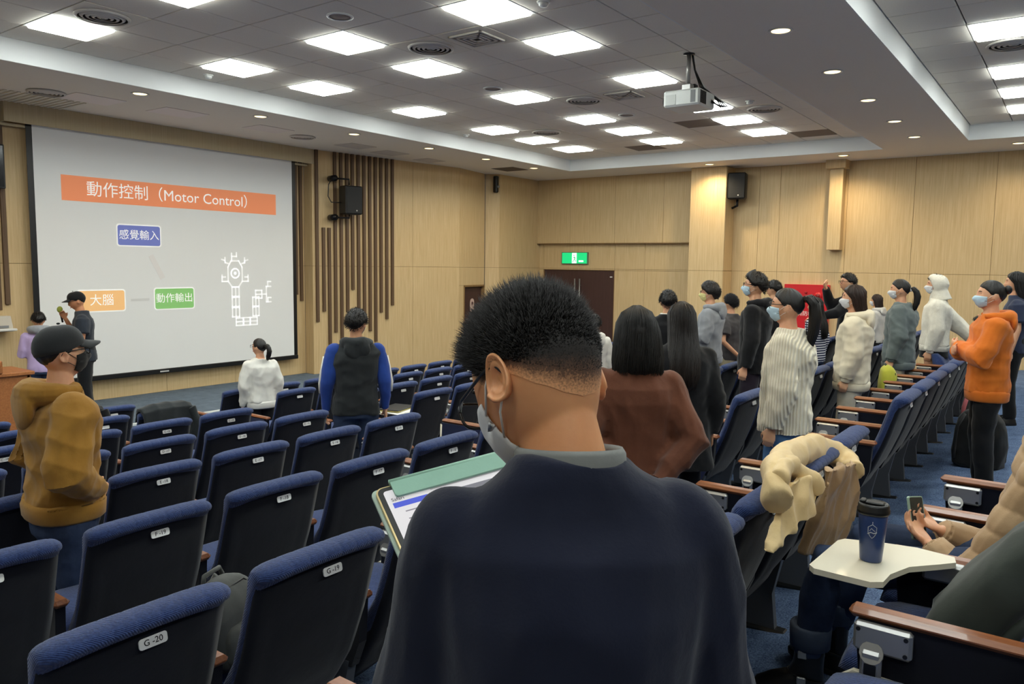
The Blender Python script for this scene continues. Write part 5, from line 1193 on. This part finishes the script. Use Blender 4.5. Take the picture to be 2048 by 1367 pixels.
# puffer coat draped over the chair backs
ct = thing('puffer_coat', 'cream and beige quilted puffer coat draped over a chair back', 'coat')
CO1 = mat('cream_puffer', (226, 200, 150), .5, 'fabric', (206, 176, 124), bump=.4); CO2 = mat('beige_lining', (178, 146, 106), .45, 'fabric', (150, 118, 82), bump=.5)
def P3(u, v, y): return atY(u, v, y)
def spline(pts, n):
    P = [Vector(p) for p in pts]; P = [P[0]*2-P[1]]+P+[P[-1]*2-P[-2]]; out = []
    for i in range(1, len(P)-2):
        for k in range(n):
            t = k/n; a, b, c, d = P[i-1:i+3]; out.append(((b*2)+(c-a)*t+(a*2-b*5+c*4-d)*t*t+(b*3-a-c*3+d)*t*t*t)*.5)
    return out+[P[-2]]
def quilted(pts, r, nm, mt, per=5, seed=2):
    sp = spline(pts, 10); m = MB(); m.tube(sp, [(r*(.88+.13*abs(math.sin(PI*k/per))**.6)*1.2, r*(.88+.13*abs(math.sin(PI*k/per))**.6)) for k in range(len(sp))], 16)
    return obj(nm, remesh(m, .009, 2, folds=dict(amp=.006, freq=48, seed=seed)), mt, ct)
quilted([P3(1558, 1005, .69), P3(1552, 955, .73), P3(1580, 912, .80), P3(1632, 898, .84), P3(1682, 912, .81), P3(1702, 945, .73)], .052, 'collar', CO1, 8)
quilted([P3(1556, 960, .70), P3(1575, 930, .72), P3(1600, 948, .70), P3(1636, 972, .67)], .034, 'collar_flap', CO1, 8, 5)
def slab(pts, th, mt, nm, seed):
    v = [Vector(p) for p in pts]; n = len(v); c = sum(v, Vector())/n; nr = Vector((0, 0, 0))
    for i in range(n): nr += (v[i]-c).cross(v[(i+1) % n]-c)
    nr.normalize(); mb = MB().add([tuple(p+nr*th) for p in v]+[tuple(p-nr*th) for p in v], [tuple(range(n)), tuple(range(n, 2*n))[::-1]]+[(i, n+i, n+(i+1) % n, (i+1) % n) for i in range(n)])
    return obj(nm, remesh(mb, .009, 5, folds=dict(amp=.010, freq=44, seed=seed)), mt, ct)
slab([P3(1560, 975, .70), P3(1600, 945, .69), P3(1650, 972, .66), P3(1612, 1030, .67), P3(1535, 1108, .69), P3(1556, 1030, .70)], .022, CO1, 'lapel', 4)
slab([P3(1655, 935, .70), P3(1710, 920, .72), P3(1712, 1000, .71), P3(1690, 1065, .73), P3(1672, 1118, .76), P3(1600, 1110, .78), P3(1625, 1040, .74), P3(1650, 985, .70)], .022, CO2, 'body_panel', 6)

# jackets on chairs
def drape(label, cx, row, mt, w=.24, nm='jacket', h=.32):
    y = ROWY[row]; z = fl(y); t = thing(nm, label, 'jacket', (cx, y, z)); m = MB()
    m.loft([[(x_, yy, zz) for x_, yy, zz in [(k*w, a[0], a[1]-.02*abs(k)**3) for a in ((-.075, .89-h), (-.085, .8), (-.075, .9), (-.02, .935), (.06, .935), (.10, .89), (.12, .78), (.09, .78), (.07, .86), (.03, .9), (-.03, .895), (-.05, .85), (-.045, .89-h))]] for k in np.linspace(-1, 1, 11)])
    obj('shell', remesh(m, .012, 3, folds=dict(amp=.009, freq=30, seed=int(cx*10), stretch=(1.6, 1, .5))), mt, t); s_ = MB()
    s_.tube([(w*.9, -.05, .88), (w*1.08, -.08, .74), (w*1.02, -.09, .58)], [.05, .045, .035], 10); obj('sleeve', remesh(s_, .012, 3, folds=dict(amp=.005, freq=40, seed=2)), mt, t)
drape('dark grey jacket hung over a second-row chair back', LX(15), 'B', CHAR)
drape('black puffer jacket piled on a front-row chair beside the presenter', LX(15)-.25, 'A', BLKN, .16, h=.2)
t = thing('jacket', 'crumpled dark navy jacket lying on the aisle-end seat', 'jacket', (5.12, 1.25, fl(.806)+.47)); m = MB()
for k in range(9): m.ell((random.uniform(-.2, .2), random.uniform(-.15, .15), random.uniform(.03, .07)), (random.uniform(.1, .16), random.uniform(.07, .12), .045), 12, 8)
obj('cloth', remesh(m, .012, 3, folds=dict(amp=.014, freq=34, seed=8)), mat('dark_navy_nylon', (34, 38, 48), .7, 'fabric', (24, 27, 36)), t)
# laptop and papers on the open tray beside the aisle
yb = ROWY['D']; z0 = fl(yb)+TRZ+.010
lp = thing('folder', 'black folder on the open tray of an aisle-side chair', 'folder', (5.30, yb+.55, z0+.008), .25)
obj('cover', MB().box((-.16, -.11, .008), (.16, .11, .02), .003), BLACK, lp, smooth=False); obj('pages', MB().box((-.155, -.105, 0), (.155, .108, .008)), mat('yellow_pages', (214, 200, 120), .8), lp, smooth=False)
for k, (dx, dy, r) in enumerate(((-.06, .0, .1), (.02, .02, .5))): tag(obj('paper_sheet', MB().box((-.105, -.148, 0), (.105, .148, .0012)), mat('paper', (226, 224, 214), .9), None, (5.28+dx, yb+.5+dy, z0+.001+.003*k), False), 'white paper sheet under the black folder, %s' % ('askew' if k else 'straight'), 'paper')
# microphone in the presenter's hand
bpy.context.view_layer.update()
ph_ = pr_[0].matrix_world @ (pr_[2] @ Vector((.045*1.6, .115*1.6+.045, .80*1.6+.05)))
mc = thing('microphone', 'handheld microphone with yellow-green foam held by the presenter', 'microphone', ph_)
obj('handle', MB().tube([(.03, .02, -.10), (0, 0, .03)], [.011, .014], 12), BLACK, mc); obj('foam', MB().ell((-.008, -.005, .06), (.032, .032, .04), 16, 10), mat('foam_green', (150, 160, 70), .95), mc)
